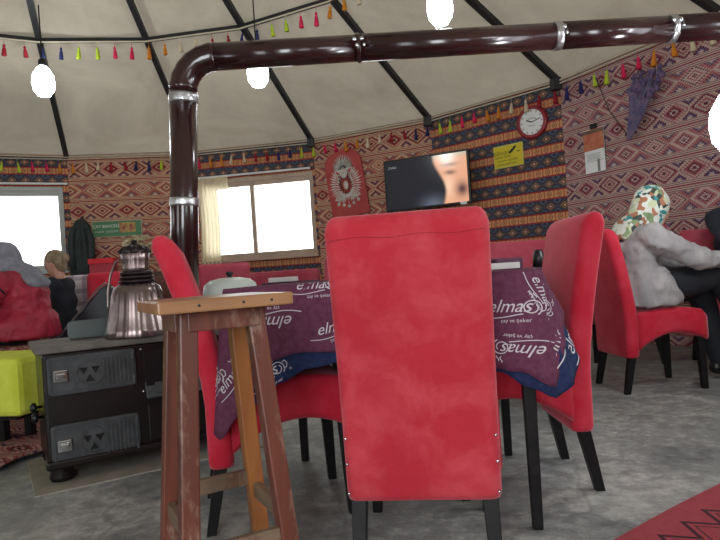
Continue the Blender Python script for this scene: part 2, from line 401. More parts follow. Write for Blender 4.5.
# windows
def window(idx, k, fm, label, mull=(.5,)):
    A, B, L, ang = wframe(k); x0, x1 = WIN[k][0]*L, WIN[k][1]*L
    w = thing('window_%d' % idx, label, 'window', A, ang); del w['category']; w['kind'] = 'structure'; w['category'] = 'window'
    f = .055; b = MB()
    def fb(a, c, z0, z1, y=.03, d=.07): b.box(((a+c)/2, y, (z0+z1)/2), (c-a, d, z1-z0))
    fb(x0, x1, WZ0, WZ0+f); fb(x0, x1, WZ1-f, WZ1); fb(x0, x0+f, WZ0+f, WZ1-f); fb(x1-f, x1, WZ0+f, WZ1-f)
    b.build('window_frame', fm, w, bevel=.006)
    xs = [x0+f]+[x0+(x1-x0)*q for q in mull]+[x1-f]
    for q in mull:
        m_ = MB(); xm = x0+(x1-x0)*q; m_.box((xm, .03, (WZ0+WZ1)/2), (.05, .06, WZ1-WZ0-2*f)); m_.build('mullion', fm, w, bevel=.005)
    for i in range(len(xs)-1):
        a, c = xs[i], xs[i+1]; s_ = MB()
        for z0, z1 in ((WZ0+f, WZ0+f+.03), (WZ1-f-.06, WZ1-f)): s_.box(((a+c)/2, .03, (z0+z1)/2), (c-a, .04, z1-z0))
        s_.build('sash', fm, w)
        g = MB(); g.box(((a+c)/2, .035, (WZ0+WZ1)/2), (c-a, .006, WZ1-WZ0-2*f)); g.build('pane', 'glass', w)
    s2 = MB(); s2.box(((x0+x1)/2, -.02, WZ0-.012), (x1-x0+.04, .1, .025)); s2.build('window_sill', fm, w, bevel=.004)
    return w
window(1, 0, 'greyframe', 'grey framed bright window behind the woman in the red jacket', (.35,))
window(2, 2, 'frame', 'pale brown framed bright window right of the stove pipe', (.46,))
for i, k in enumerate((7, 9, 16, 18)): window(3+i, k, 'greyframe', 'grey framed window on the far side of the tent')
# curtain rails and sheers
def rail(k, label, x0=0.0, x1=1.0, y=-.06, z=2.17):
    A, B, L, ang = wframe(k); b = MB().at(A, (0, 0, ang)); b.tube([(x0*L, y, z), (x1*L, y, z)], .014, 8); b.box((x0*L+.03, y/2, z), (.02, abs(y), .02)); b.box((x1*L-.03, y/2, z), (.02, abs(y), .02))
    tag(b.build('curtain_rail', 'white', smooth=False), label, 'curtain rail', 'white curtain rails')
rail(0, 'white curtain rail above the left window', .0, .99); rail(2, 'white curtain rail above the right window', .0, .97)
A, B, L, ang = wframe(2)
def curtain(A, ang, x0, x1, z0, z1, y, amp, lab, nw=14):
    b = MB().at(A, (0, 0, ang)); rows = []; N = nw*6
    for i in range(N+1):
        s = i/N; x = x0+(x1-x0)*s
        rows.append([(x+.01*math.sin(z*5), y+amp*math.sin(2*PI*nw*s)*(.6+.4*(1-j/6)), z) for j, z in [(j, z0+(z1-z0)*j/6) for j in range(7)]])
    b.loft(rows, cap=False, closed=False); return tag(b.build('sheer_curtain', 'sheer', smooth=True), lab, 'curtain')
curtain(A, ang, .03, .30, 1.02, 2.16, -.07, .018, 'cream sheer curtain gathered at the left of the right window', 5)
curtain(A, ang, .30, .46, 1.99, 2.16, -.07, .015, 'short cream valance strip at top of the right window', 4)
A, B, L, ang = wframe(0)

# rafters and the polygonal ring
TR = {k: .36 for k in range(20)}
def raf(k, t): return corner(k, RAD-.03, WH).lerp(APEX+Vector((0, 0, -.06)), t)
for k in range(20):
    b = MB(); p0, p1 = raf(k, -.0), raf(k, .985); p0.z -= .02; p1.z -= .02
    b.bar(p0, p1, .055, .05); b.build_name = None
    o = b.build('trim_%d' % (k+1), 'rafter'); struct(o, 'black steel roof rafter', 'rafter')
    if k in (3, 4, 5):
        f = MB().at(corner(k, RAD-.08, WH-.05)); f.box((0, 0, 0), (.09, .09, .12)); f.build('rafter_bracket', 'rafter', bevel=.01).parent = o
b = MB(); b.lathe([(.22, 4.62), (.24, 4.62), (.24, 4.74), (.05, 4.78)], 20); o = b.at((0, 0, 0)).build('trim_21', 'rafter'); o.location = (APEX.x, APEX.y, 0); struct(o, 'black hub ring at the peak of the roof', 'roof hub')
b = MB(); ringpts = []
for k in range(20):
    t0 = t1 = .36
    p, q = raf(k, t0), raf(k+1, t1); p.z -= .045; q.z -= .045; b.bar(p, q, .04, .04)
o = b.build('trim_22', 'rafter'); struct(o, 'black steel ring tying the rafters together', 'roof ring')
# ------------------------------------------------------------------ strings of tassels
TC = [('cream', (206, 190, 158)), ('dark red', (150, 24, 38)), ('navy blue', (34, 40, 92)), ('lime green', (178, 200, 52)), ('pink', (214, 34, 84)), ('orange', (206, 128, 34))]
for nm, c in TC: M['t_'+nm] = mat(nm.replace(' ', '_')+'_wool', c, .95, bmp=.3, bscale=200)
proto = {}
def tassel(loc, ci, label, group, sc=1, hang=.045):
    nm = TC[ci][0]
    if nm not in proto:
        b = MB(); b.lathe([(.0015, hang*-0), (.0015, -hang), (.006, -hang-.004), (.013, -hang-.016), (.012, -hang-.028), (.008, -hang-.033), (.015, -hang-.045), (.021, -hang-.10), (.022, -hang-.118), (.0, -hang-.112)], 12, .07, 6, cap=False)
        o = b.build('wool_tassel', 't_'+nm, smooth=True); proto[nm] = o
    else: o = proto[nm].copy(); COL.objects.link(o)
    o.location = loc; o.rotation_euler = (random.uniform(-.12, .12), random.uniform(-.12, .12), random.uniform(0, 3)); o.scale = (sc, sc, sc*random.uniform(.9, 1.1))
    tag(o, label, 'tassel', group); return o
PL = {0: 'above the left window', 1: 'above the kilim between the windows', 2: 'above the right window', 3: 'above the crest panel and television', 4: 'above the wall clock', 5: 'above the paper calendar'}
# wall-top string: starts at panel 0, spacing 14 cm
def string(pts, name, lab):
    b = MB(); b.tube(pts, .008, 6); return tag(b.build(name, 'rope', smooth=True), lab, 'cord')
ws = [corner(k, RAD-.075, WH-.055) for k in range(0, 8)]
string(ws, 'tassel_cord', 'cream cord along the top of the wall carrying tassels')
string([p+Vector((0, 0, .03)) for p in ws], 'edging_cord', 'plain cream cord edging the canvas just above the tassel cord')
seen = {}
def along(pts, d):
    for a, b_ in zip(pts, pts[1:]):
        l = (b_-a).length
        if d <= l: return a.lerp(b_, d/l), pts.index(a)
        d -= l
    return None, None
i = 0
cum = 0
lst = []
while True:
    p, k = along(ws, .10+i*.156)
    if p is None or k > 5: break
    ci = ((i-5)//2+3) % 6
    lst.append((p, k, ci, i)); i += 1
from collections import Counter
cnt = Counter((k, ci) for p, k, ci, i in lst); use = Counter()
words = ['left', 'right', 'third from left', 'fourth from left']
for p, k, ci, i in lst:
    n = use[(k, ci)]; use[(k, ci)] += 1; tot = cnt[(k, ci)]
    w = '' if tot == 1 else (['left-hand ', 'right-hand '][n] if tot == 2 else ['leftmost ', 'second ', 'third ', 'rightmost '][n] if tot == 4 else ['leftmost ', 'middle ', 'rightmost '][n])
    lab = '%s%s tassel on the wall-top cord %s' % (w, TC[ci][0], PL[k])
    tassel(p+Vector((0, 0, -.008)), ci, lab, 'wool tassels along the wall top')
# roof ring string
rs = []
for k in range(0, 6):
    p = raf(k, TR[k]); p.z -= .075; d = (Vector((CX, CY, p.z))-p).normalized(); rs.append(p+d*.04)
string(rs, 'tassel_cord', 'cream cord under the roof ring carrying tassels')
lst = []; i = 0; spacing = .168
while True:
    p, k = along(rs, .55+i*spacing)
    if p is None: break
    lst.append((p, k, ((i+1)//2) % 6)); i += 1
PR = {0: 'in the upper left corner of the view', 1: 'left of the stove pipe', 2: 'above the pipe elbow', 3: 'above the horizontal pipe', 4: 'above the pipe at top centre'}
cnt = Counter((k, ci) for p, k, ci in lst); use = Counter()
for p, k, ci in lst:
    n = use[(k, ci)]; use[(k, ci)] += 1; tot = cnt[(k, ci)]
    w = '' if tot == 1 else (['left-hand ', 'right-hand '][n] if tot == 2 else ['leftmost ', 'second ', 'third ', 'rightmost '][n] if tot == 4 else ['leftmost ', 'middle ', 'rightmost '][n])
    lab = '%s%s tassel on the roof-ring cord %s' % (w, TC[ci][0], PR[k])
    tassel(p+Vector((0, 0, -.008)), ci, lab, 'wool tassels under the roof ring')

# ------------------------------------------------------------------ lamps
m, nt, p = newmat('lit_bulb'); p.inputs['Base Color'].default_value = (1, 1, 1, 1); p.inputs['Emission Color'].default_value = (.9, .97, 1, 1); p.inputs['Emission Strength'].default_value = 30; M['lit'] = m
def bulb(loc, top, lab, r=.07):
    t = thing('hanging_bulb', lab, 'light bulb', loc, 0, 'bare lit bulbs hanging from the roof')
    b = MB(); b.lathe([(0, -r*1.45), (r*.55, -r*1.3), (r*.9, -r*.8), (r, -r*.1), (r*.92, r*.6), (r*.55, r*1.25), (r*.32, r*1.5)], 24, cap=False); b.build('bulb', 'lit', t, smooth=True)
    b = MB(); b.lathe([(r*.3, r*1.45), (r*.36, r*1.5), (r*.36, r*2.0), (r*.22, r*2.2), (.01, r*2.3)], 16); b.build('socket', 'black', t, smooth=True)
    b = MB(); b.tube([(0, 0, r*2.2), Vector(top)-Vector(loc)], .006, 6); b.build('cord', 'black', t)
p1 = raf(1, TR[1]); p1.z -= .06
bulb((-2.83, 5.6, 2.76), (-2.83, 5.6, 3.48), 'glowing bare bulb at the upper left beside the rafter', .098)
bulb((-.71, 4.8, 2.44), (-.71, 4.8, 3.52), 'glowing bare bulb peeking out below the horizontal pipe', .085)
bulb((.584, 3.6, 2.345), (.584, 3.6, 3.28), 'glowing bare bulb at the top centre above the horizontal pipe', .078)
bulb((1.66, 2.6, 1.33), (1.66, 2.6, 3.0), 'large dazzling bulb at the right edge in front of the wall', .095)

# ================================================================== STOVE, PIPE AND WHAT STANDS ON THEM
SA = R(31.5)
pt = thing('stove_pipe', 'dark brown enamel stove pipe rising from the stove and crossing the tent', 'stove pipe', (-.865, 2.92, .57))
base = Vector((-.865, 2.92, .57))
def rel(p): return Vector(p)-base
P0, P1 = Vector((-.865, 2.92, .58)), Vector((-.800, 2.92, 1.72))
b = MB(); b.tube([rel(P0), rel(P0.lerp(P1, .5)), rel(P1)], .066, 28); b.build('vertical_pipe', 'pipe', pt, smooth=True)
b = MB(); arc = []; rs_ = []
for i in range(13):
    a = R(90*i/12); arc.append(rel((-.800+.165*(1-math.cos(a)), 2.92+.01*i/12, 1.72+.165*math.sin(a)))); rs_.append(.069 if i % 2 else .066)
b.tube(arc, rs_, 28); b.build('elbow', 'pipe', pt, smooth=True)
H0, H1 = Vector((-.635, 2.93, 1.885)), Vector((2.95, 3.02, 1.90))
for a, c in ((0, .195), (.195, .47), (.47, .63), (.63, 1)):
    b = MB(); b.tube([rel(H0.lerp(H1, a)), rel(H0.lerp(H1, c))], [.066, .064], 28); b.build('horizontal_pipe', 'pipe', pt, smooth=True)
def band(c, ax, w, r=.0685, mt='foil'):
    ax = Vector(ax).normalized(); c = Vector(c); b = MB(); b.tube([rel(c-ax*w/2), rel(c-ax*w*.3), rel(c+ax*w*.3), rel(c+ax*w/2)], [r, r+.002, r+.002, r], 28); b.build('pipe_clamp', mt, pt, smooth=True)
va = P1-P0; ha = H1-H0
band(P0.lerp(P1, .97), va, .045); band(P0.lerp(P1, .53), va, .04)
band(H0.lerp(H1, .195), ha, .02, .069, 'pipe'); band(H0.lerp(H1, .47), ha, .035); band(H0.lerp(H1, .63), ha, .03)
for a in (.19, .20, .475, .625, .635):
    c = H0.lerp(H1, a); b = MB(); b.ell(rel(c+Vector((0, -.068, .02))), (.012, .008, .012), 8, 6); b.ell(rel(c+Vector((.01, -.07, -.01))), (.009, .008, .011), 8, 6); b.build('clamp_screw', 'chrome', pt, smooth=True)

st = thing('wood_stove', 'low black cast iron cooking stove with two grey vented doors', 'stove', (-1.316, 2.44, 0), SA)
SW, SD, SH = .84, .46, .545
b = MB(); b.box((SW/2, SD/2, .30), (SW, SD, .47)); b.build('body', 'stove', st, bevel=.012)
b = MB(); b.box((SW/2, SD/2, SH+.008), (SW+.05, SD+.05, .028)); b.build('top_plate', 'stove_top', st, bevel=.006)
b = MB(); b.box((SW/2, -.012, .085), (SW+.02, .03, .035)); b.build('plinth_moulding', 'stove', st, bevel=.01)
for x, y in ((.05, .04), (SW-.05, .04), (.05, SD-.04), (SW-.05, SD-.04)):
    b = MB().at((x, y, 0)); b.lathe([(.03, .008), (.045, .012), (.05, .03), (.035, .07), (.05, .09)], 16); b.build('foot', 'stove', st, smooth=True)
def sdoor(x0, x1, z0, z1):
    b = MB(); b.loft([[(x, y, z) for x, z in rrect((x1-x0)/2, (z1-z0)/2, .018, 4, (x0+x1)/2, (z0+z1)/2)] for y in (.0, -.018)])
    d = b.build('door', 'stove_grey', st, bevel=.003)
    b = MB()
    for i in range(7):
        x = x0+(x1-x0)*(.62+i*.048); b.bar((x, -.022, z0+.025), (x, -.022, z1-.025), .006, .006)
    for a, c in (((x0+.012, z0+.012), (x1-.012, z0+.012)), ((x0+.012, z1-.012), (x1-.012, z1-.012)), ((x0+.012, z0+.012), (x0+.012, z1-.012)), ((x1-.012, z0+.012), (x1-.012, z1-.012))):
        b.bar((a[0], -.021, a[1]), (c[0], -.021, c[1]), .005, .006)
    b.build('raised_ribs', 'stove_grey', d)
    cx, cz = x0+(x1-x0)*.46, (z0+z1)/2
    b = MB(); N = 24; ro, ri = .056, .049
    b.loft([[(cx+r*math.cos(2*PI*i/N), y, cz+r*math.sin(2*PI*i/N)) for i in range(N)] for r, y in ((ro, -.017), (ro, -.026), (ri, -.026), (ri, -.017))], cap=False)
    b.build('damper_ring', 'stove_grey', d, smooth=False)
    for a in (150, 30, 270):
        hx, hz = cx+.027*math.cos(R(a)), cz+.027*math.sin(R(a)); r = .020
        b = MB(); b.loft([[(hx+r*math.cos(R(90+120*j)), y, hz-(-1)*r*math.sin(R(90+120*j))*(1 if a == 270 else -1)) for j in range(3)] for y in (-.018, -.0205)]); b.build('vent_hole', 'black', d)
    b = MB(); b.box((x0+.048, -.026, cz+.0), (.056, .014, .050)); b.box((x0+.048, -.036, cz), (.036, .014, .024)); b.build('latch', 'chrome', d, bevel=.005)
    for z in (z0+.03, z1-.03): b = MB(); b.tube([(x1-.012, -.024, z-.012), (x1-.012, -.024, z+.012)], .007, 8); b.build('hinge', 'stove_grey', d)
    return d
sdoor(.015, .36, .365, .525); sdoor(.015, .36, .075, .245)
b = MB(); b.box((.60, -.004, .405), (.40, .012, .19)); b.build('oven_recess', 'black', st)
b = MB().at((.60, -.01, .305), (R(-28), 0, 0)); b.box((0, -.012, .04), (.41, .018, .11)); dd = b.build('oven_door', 'stove_grey', st, bevel=.006)
b = MB().at((.60, -.01, .305), (R(-28), 0, 0)); b.box((0, -.024, .04), (.33, .006, .075)); b.build('door_panel', 'stove_grey', dd, bevel=.004)
b = MB(); b.box((.60, -.006, .19), (.40, .012, .16)); b.build('lower_panel', 'stove', st, bevel=.004)
b = MB(); b.box((SW/2, -.008, .528), (SW-.02, .012, .012)); b.build('front_trim', 'stove', st)
for x, z in ((.385, .515), (.385, .33), (.03, .08)): b = MB(); b.ell((x, -.012, z), (.006, .006, .006), 8, 6); b.build('rivet', 'chrome', st, smooth=True)
for y, z in ((.18, .30), (.10, .27)): b = MB().at((-.0, y, z), (0, R(-90), 0)); b.lathe([(.006, 0), (.006, .02), (.018, .022), (.022, .034), (.012, .046)], 14); b.build('knob', 'black', st, smooth=True)
b = MB(); b.box((.44, .2, .004), (1.0, .62, .008))
o = b.build('stove_mat', mat('dusty_sheet_metal', (128, 122, 112), .6, c2=(150, 144, 132), scale=6), bevel=.002); o.location = (-1.316, 2.44, 0); o.rotation_euler = (0, 0, SA); tag(o, 'dusty flat sheet of metal under the black stove', 'floor plate')
# metal urn on the stove
k = thing('metal_urn', 'tall fluted dark metal urn standing on the stove top', 'urn', (-1.02, 2.74, .567)); k.scale = (.98, .98, .91)
b = MB(); b.lathe([(.148, 0), (.153, .008), (.143, .04), (.130, .10), (.120, .16), (.113, .21), (.100, .245), (.075, .262)], 96, .018, 16); b.build('body', 'kettle', k, smooth=True)
b = MB()
for i in range(4): b.at((0, 0, .245+i*.020)).lathe([(.080-i*.004, 0), (.086-i*.004, .008), (.080-i*.004, .016), (.06, .02)], 32)
b.at(); b.build('ringed_shoulder', 'kettle_dark', k, smooth=True)
b = MB(); b.lathe([(.058, .32), (.056, .34), (.058, .38), (.064, .415), (.060, .42)], 72, .025, 14); b.build('neck', 'kettle', k, smooth=True)
b = MB(); b.lathe([(.066, .412), (.070, .42), (.060, .438), (.045, .450), (.02, .458), (.012, .465), (.014, .475), (0, .482)], 60, .08, 10, cap=False); b.build('lid', 'kettle_dark', k, smooth=True)
b = MB(); b.tube([(-.060, -.02, .385), (-.085, -.02, .375), (-.112, -.02, .31), (-.128, -.02, .23), (-.133, -.02, .16), (-.126, -.02, .13)], .006, 8); b.build('handle', 'kettle', k, smooth=True)
# tray leaning behind
b = MB().at((-1.285, 2.80, .568), (R(-4), 0, SA)); b.loft([[(x, y, z) for x, z in rrect(.115, .042, .02, 4, .03, .042)] for y in (0, .014)])
o = b.build('baking_tray', mat('dull_grey_tin', (92, 100, 100), .4, .7), bevel=.003); tag(o, 'dull grey baking tray standing upright on the stove beside the urn', 'tray')
# pale pot
k = thing('enamel_pot', 'pale enamel pot with a shiny base behind the stool seat', 'pot', (-.665, 3.06, .567))
b = MB(); b.lathe([(.10, 0), (.125, .01), (.13, .05), (.128, .075)], 36); b.build('base', 'chrome', k, smooth=True)
b = MB(); b.lathe([(.128, .075), (.135, .10), (.138, .17), (.130, .205), (.10, .228), (.05, .238), (0, .24)], 36, cap=False); b.build('body', 'enamel', k, smooth=True)
b = MB(); b.lathe([(.012, .235), (.012, .25), (.02, .258), (.018, .268), (0, .27)], 14, cap=False); b.build('lid_knob', 'black', k, smooth=True)

# ================================================================== BAR STOOL
so = thing('bar_stool', 'tall wooden bar stool with a square varnished seat, nearest the camera', 'bar stool', (-.332, 1.33, 0), R(28))
b = MB(); b.box((0, 0, .742), (.278, .278, .026)); s_ = b.build('seat', 'seatwood', so, bevel=.004)
b = MB()
for x, y in ((-.06, -.1392), (.03, -.1392), (.09, -.1392)): b.at((x, y, .742), (R(90), 0, 0)).lathe([(.003, 0), (.003, .001), (0, .0012)], 8)
b.build('nail_head', 'ink', s_)
b = MB(); h = .085
for a in range(4):
    b.at((0, 0, 0), (0, 0, R(90*a))); b.box((0, -.088, .708), (.15, .018, .04))
b.build('apron', 'legwood', so, bevel=.002)
LG = {}
for (sx, sy), mt in (((-1, -1), 'legwood'), ((1, -1), 'legwood'), ((1, 1), 'legwood2'), ((-1, 1), 'legwood')):
    top = Vector((sx*.070, sy*.070, .728)); bot = Vector((sx*.120, sy*.120, 0)); w = .019
    b = MB(); b.loft([[(p.x+i*w, p.y+j*w, p.z) for i, j in ((-1, -1), (1, -1), (1, 1), (-1, 1))] for p in (top, top.lerp(bot, .5), bot)])
    b.build('leg', mt, so, bevel=.004); LG[(sx, sy)] = (top, bot)
for a, c, z in (((-1, -1), (1, -1), .24), ((-1, 1), (1, 1), .31), ((-1, -1), (-1, 1), .28), ((1, -1), (1, 1), .28)):
    A, B = (LG[q][0].lerp(LG[q][1], 1-z/.728) for q in (a, c)); b = MB(); b.bar(A, B, .018, .036); b.build('rung', 'rungwood', so, bevel=.003)

# ================================================================== TABLE AND CLOTHS
TA = R(-7); TX, TY, TZ = .094, 2.167, .762; HW, HD = .47, .40
tb = thing('dining_table', 'square dining table hidden under the maroon printed cloth', 'table', (TX, TY, 0), TA)
b = MB(); b.box((0, 0, .735), (2*HW-.01, 2*HD-.01, .03)); b.build('tabletop', 'legwood', tb, bevel=.004)
b = MB()
for sx, sy in ((0, 1), (0, -1)): b.box((0, sy*(HD-.06), .69), (2*HW-.12, .02, .06))
for sx in (1, -1): b.box((sx*(HW-.06), 0, .69), (.02, 2*HD-.12, .06))
b.build('apron', 'blackleg', tb)
for sx in (-1, 1):
    for sy in (-1, 1):
        b = MB(); x, y = sx*(HW-.045), sy*(HD-.05); b.loft([[(x+i*w, y+j*w, z) for i, j in ((-1, -1), (1, -1), (1, 1), (-1, 1))] for z, w in ((0, .015), (.72, .021))]); b.build('leg', 'blackleg', tb, bevel=.003)
def interp(tab, u):
    u = u % 4
    for (a, *va_), (c, *vc) in zip(tab, tab[1:]):
        if a <= u <= c:
            s = (u-a)/(c-a); s = s*s*(3-2*s); return [p+(q-p)*s for p, q in zip(va_, vc)]
MAR = [(0, .45, .035), (.06, .37, .035), (.13, .225, .016), (.25, .20, .012), (.5, .21, .008), (.72, .24, .008), (.92, .285, .014), (1, .335, .022), (1.06, .21, .055), (1.16, .135, .075), (1.4, .11, .06), (1.75, .13, .05), (2, .3, .05), (2.5, .2, .02), (3, .3, .05), (3.5, .24, .04), (3.70, .36, .10), (3.87, .43, .085), (4, .45, .035)]
NAV = [(0, .30, .01), (.05, .335, .014), (.12, .345, .012), (.17, .285, .006), (.27, .245, .004), (.4, .225, .003), (.7, .22, .002), (.86, .28, .004), (.95, .33, .008), (1, .36, .026), (1.05, .33, .075), (1.13, .275, .115), (1.25, .21, .10), (1.5, .12, .06), (2, .26, .03), (3, .25, .03), (3.7, .25, .01), (4, .30, .01)]
CR = .035
def edge(u, grow=0):
    u = u % 4; cs = [(-HW, -HD), (HW, -HD), (HW, HD), (-HW, HD)]; i = int(u); f = u-i
    a, c = cs[i], cs[(i+1) % 4]; x, y = a[0]+(c[0]-a[0])*f, a[1]+(c[1]-a[1])*f
    nr = [(0, -1), (1, 0), (0, 1), (-1, 0)][i]; L = 2*HW if i % 2 == 0 else 2*HD
    # blend the outward direction near the corners
    w = .07; d0 = f*L; d1 = (1-f)*L
    nx, ny = nr
    if d0 < w: pr_ = [(0, -1), (1, 0), (0, 1), (-1, 0)][(i-1) % 4]; k = .5*(1-d0/w); nx, ny = nx*(1-k)+pr_[0]*k, ny*(1-k)+pr_[1]*k
    if d1 < w: pr_ = [(0, -1), (1, 0), (0, 1), (-1, 0)][(i+1) % 4]; k = .5*(1-d1/w); nx, ny = nx*(1-k)+pr_[0]*k, ny*(1-k)+pr_[1]*k
    l = math.hypot(nx, ny); nx, ny = nx/l, ny/l
    # soften the corner itself
    s = max(0, 1-min(d0, d1)/CR); x -= nx*.010*s; y -= ny*.010*s
    return Vector((x+nx*grow, y+ny*grow, 0)), Vector((nx, ny, 0))
def cloth_pt(tab, u, dep, z0, grow, off=0):
    drop, fl = interp(tab, u); e, nrm = edge(u, grow)
    if dep <= 0: return e+nrm*dep*.98+Vector((0, 0, z0+off))
    t = dep/drop
    f = fl*(t**.9)+.004*math.sin(u*21)*t
    return e+nrm*(f+off+.006*min(1, dep/.02))+Vector((0, 0, z0-dep))
def make_cloth(name, tab, z0, grow, mt):
    NU, NT = 240, 14; rows = []
    us = [4*i/NU for i in range(NU)]
    for j in range(NT+1):
        row = []
        for u in us:
            dp = interp(tab, u)[0]*j/NT; row.append(tuple(cloth_pt(tab, u, dp, z0, grow)))
        rows.append(row)
    top = [[tuple(Vector((edge(u, grow)[0].x*q, edge(u, grow)[0].y*q, z0+.0))) for u in us] for q in (.02, .3, .7, .97)]
    b = MB(); b.loft(top+rows, cap=False); b.add(top[0], [tuple(range(NU))])
    return b.build(name, mt, tcl, smooth=True, solid=.003)
M['maroon'] = mat('maroon_printed_cotton', (92, 48, 72), .95, c2=(112, 66, 88), scale=60, bmp=.3, bscale=220, lo=.3, hi=.7, spec=.15)
M['navyc'] = mat('navy_printed_cotton', (34, 44, 78), .95, c2=(46, 58, 94), scale=60, bmp=.3, bscale=220, spec=.15)
M['print'] = mat('pale_print', (206, 200, 206), .9)
tcl = thing('navy_tablecloth', 'navy cloth with white print showing under the maroon one', 'tablecloth', (TX, TY, 0), TA)
make_cloth('cloth', NAV, TZ-.006, .001, 'navyc'); t_navy = tcl
tcl = thing('maroon_tablecloth', 'maroon tablecloth with white elmas print on the square table', 'tablecloth', (TX, TY, 0), TA)
make_cloth('cloth', MAR, TZ, .007, 'maroon'); t_mar = tcl
TXT = [text_mesh('elmas', .052, .4), text_mesh('çay ve şeker', .0155, 0)]
def logo_geo():
    vs, fs = [], []
    for (v, f), (dx, dy) in zip(TXT, ((0, 0), (.02, -.040))):
        b0 = len(vs); vs += [(x+dx, y+dy) for x, y, z in v]; fs += [tuple(i+b0 for i in q) for q in f]
    def stroke(pts, w):
        for (ax, ay), (bx_, by) in zip(pts, pts[1:]):
            l = math.hypot(bx_-ax, by-ay) or 1; nx, ny = -(by-ay)/l*w, (bx_-ax)/l*w; b0 = len(vs)
            vs.extend([(ax+nx, ay+ny), (ax-nx, ay-ny), (bx_-nx, by-ny), (bx_+nx, by+ny)]); fs.append((b0, b0+1, b0+2, b0+3))
    # coffee cup of curls wrapped round the last letter, with two wisps of steam and an underline
    stroke([(.062+.026*math.cos(R(a))*(1-(a+60)/900), -.004+.024*math.sin(R(a))*(1-(a+60)/900)) for a in range(-60, 420, 20)], .0016)
    stroke([(.088, .006), (.097, .008), (.100, -.004), (.094, -.014), (.084, -.016)], .0014)
    stroke([(.060+.004*math.sin(i*.9), .024+i*.003) for i in range(7)], .0014); stroke([(.070+.004*math.sin(i*.9+1), .023+i*.003) for i in range(6)], .0014)
    stroke([(-.085+i*.014, -.026-.006*math.sin(i*.45)) for i in range(10)], .0014)
    for a in (.101, ): stroke([(a+.003*math.cos(R(t)), -.026+.003*math.sin(R(t))) for t in range(0, 361, 60)], .0008)
    return vs, fs
LGv, LGf = logo_geo()
def put_logo(par, tab, z0, grow, u0, dep0, rot, sc=1, clip=True):
    ca, sa = math.cos(R(rot)), math.sin(R(rot)); out = []; ok = []
    for x, y in LGv:
        x, y = x*sc, y*sc; X, Y = x*ca-y*sa, x*sa+y*ca; i = int(u0 % 4); L = 2*HW if i % 2 == 0 else 2*HD
        u = u0+X/L; dep = dep0-Y; out.append(tuple(cloth_pt(tab, u, dep, z0, grow, .0028))); ok.append(dep < interp(tab, u)[0]-.004)
    b = MB(); b.add(out, [f for f in LGf if all(ok[i] for i in f)]); b.build('printed_motif', 'print', par)
pm = lambda *a: put_logo(t_mar, MAR, TZ, .007, *a)
pm(.17, .105, 180, 1.0); pm(.30, .0, 0, .9); pm(.36, .13, 10, .9); pm(.895, .10, -2, 1.0); pm(.93, .225, 172, .95); pm(.995, .06, -68, .8); pm(.03, .27, 55, .8); pm(3.93, .30, 40, .9); pm(3.8, .12, 120, .9); pm(.55, .12, 160, 1); pm(.7, .14, -20, .9); pm(1.15, .05, 110, .8); pm(.06, .12, 60, .8)
pn = lambda *a: put_logo(t_navy, NAV, TZ-.006, .001, *a)
pn(.115, .265, 30, .9); pn(1.12, .2, 60, 1.0); pn(1.02, .2, 70, .9)
# white box on the cloth
b = MB().at((.485, 2.15, TZ+.0035), (0, 0, R(-7))); b.box((0, 0, .011), (.16, .10, .022)); tag(b.build('paper_box', 'white', bevel=.002), 'flat white box lying on the maroon tablecloth', 'box')
# ================================================================== CHAIRS
def chair(label, loc, rz, lean=.10, mt='velvet', studs=False, group='red upholstered dining chairs', wt=.212, wb=.195, ht=.94, tilt=0):
    """local: faces +Y"""
    t = thing('dining_chair', label, 'chair', loc, rz, group)
    # backrest: rings in x/y stacked in z
    def yc(z): q = max(0, (z-.42)/(ht-.42)); return -.205-lean*q**1.35
    rings = []
    zs = [.205, .22, .30, .40, .48, .56, .64, .72, .80, .86, .90, .925, .937, .94]
    for z in zs:
        z = z if z < .5 else .5+(z-.5)*(ht-.5)/.44
        q = (z-.2)/(ht-.2); hw = wb+(wt-wb)*q; hy = .040 if z > .45 else .040
        e = max(0, (z-(ht-.045))/.045); sh = math.sqrt(max(0, 1-e*e)); hw2 = hw-.03*(1-sh); hy2 = max(.006, hy*sh)
        if z < .215: hy2 -= .004; hw2 -= .003
        rings.append([(x, y, z) for x, y in rrect(hw2, hy2, min(.03, hy2*.95), 5, 0, yc(z)+.0)])
    b = MB(); b.loft(rings); bk = b.build('backrest', mt, t, smooth=True)
    b = MB()
    pts = []
    for x in [-wt+.012+i*(2*wt-.024)/12 for i in range(13)]: pts.append((x, yc(ht-.055)-.0405, ht-.058+.003*math.sin(x*40)))
    b.tube(pts, .0022, 6); b.build('piping', mt, bk, smooth=True)
    # seat with arched skirt
    rings = []; N = 14
    for i in range(N+1):
        s = i/N; y = -.17+.40*s; arch = .27+.075*math.sin(PI*s)**.8-.03*(1-s)
        top = .455+.022*math.sin(PI*min(1, s*1.05)); hw = .205+.012*s
        if i == N: top = top-.02
        zc, hz = (top+arch)/2, (top-arch)/2
        rings.append([(x, y, z) for x, z in rrect(hw-(.012 if i == N else 0), hz-(.006 if i == N else 0), .028, 5, 0, zc)])
    b = MB(); b.loft(rings); b.build('seat', mt, t, smooth=True)
    for sx in (-1, 1):
        for tp, bt in (((sx*.172, .195, .30), (sx*.178, .205, 0)), ((sx*.165, -.20, .25), (sx*.172, -.25, 0))):
            b = MB(); b.loft([[(p[0]+i*w, p[1]+j*w, p[2]) for i, j in ((-1, -1), (1, -1), (1, 1), (-1, 1))] for p, w in ((tp, .021), (bt, .015))]); b.build('leg', 'blackleg', t, bevel=.002)
    if studs:
        for sx in (-1, 1):
            for z in (.225, .30, .365): b = MB(); b.ell((sx*(wb-.008), yc(z)-.0385, z), (.004, .003, .004), 8, 6); b.build('upholstery_stud', 'chrome', bk, smooth=True)
    if tilt: t.rotation_euler = (tilt, 0, rz)
    return t
G_ = 'red upholstered dining chairs'
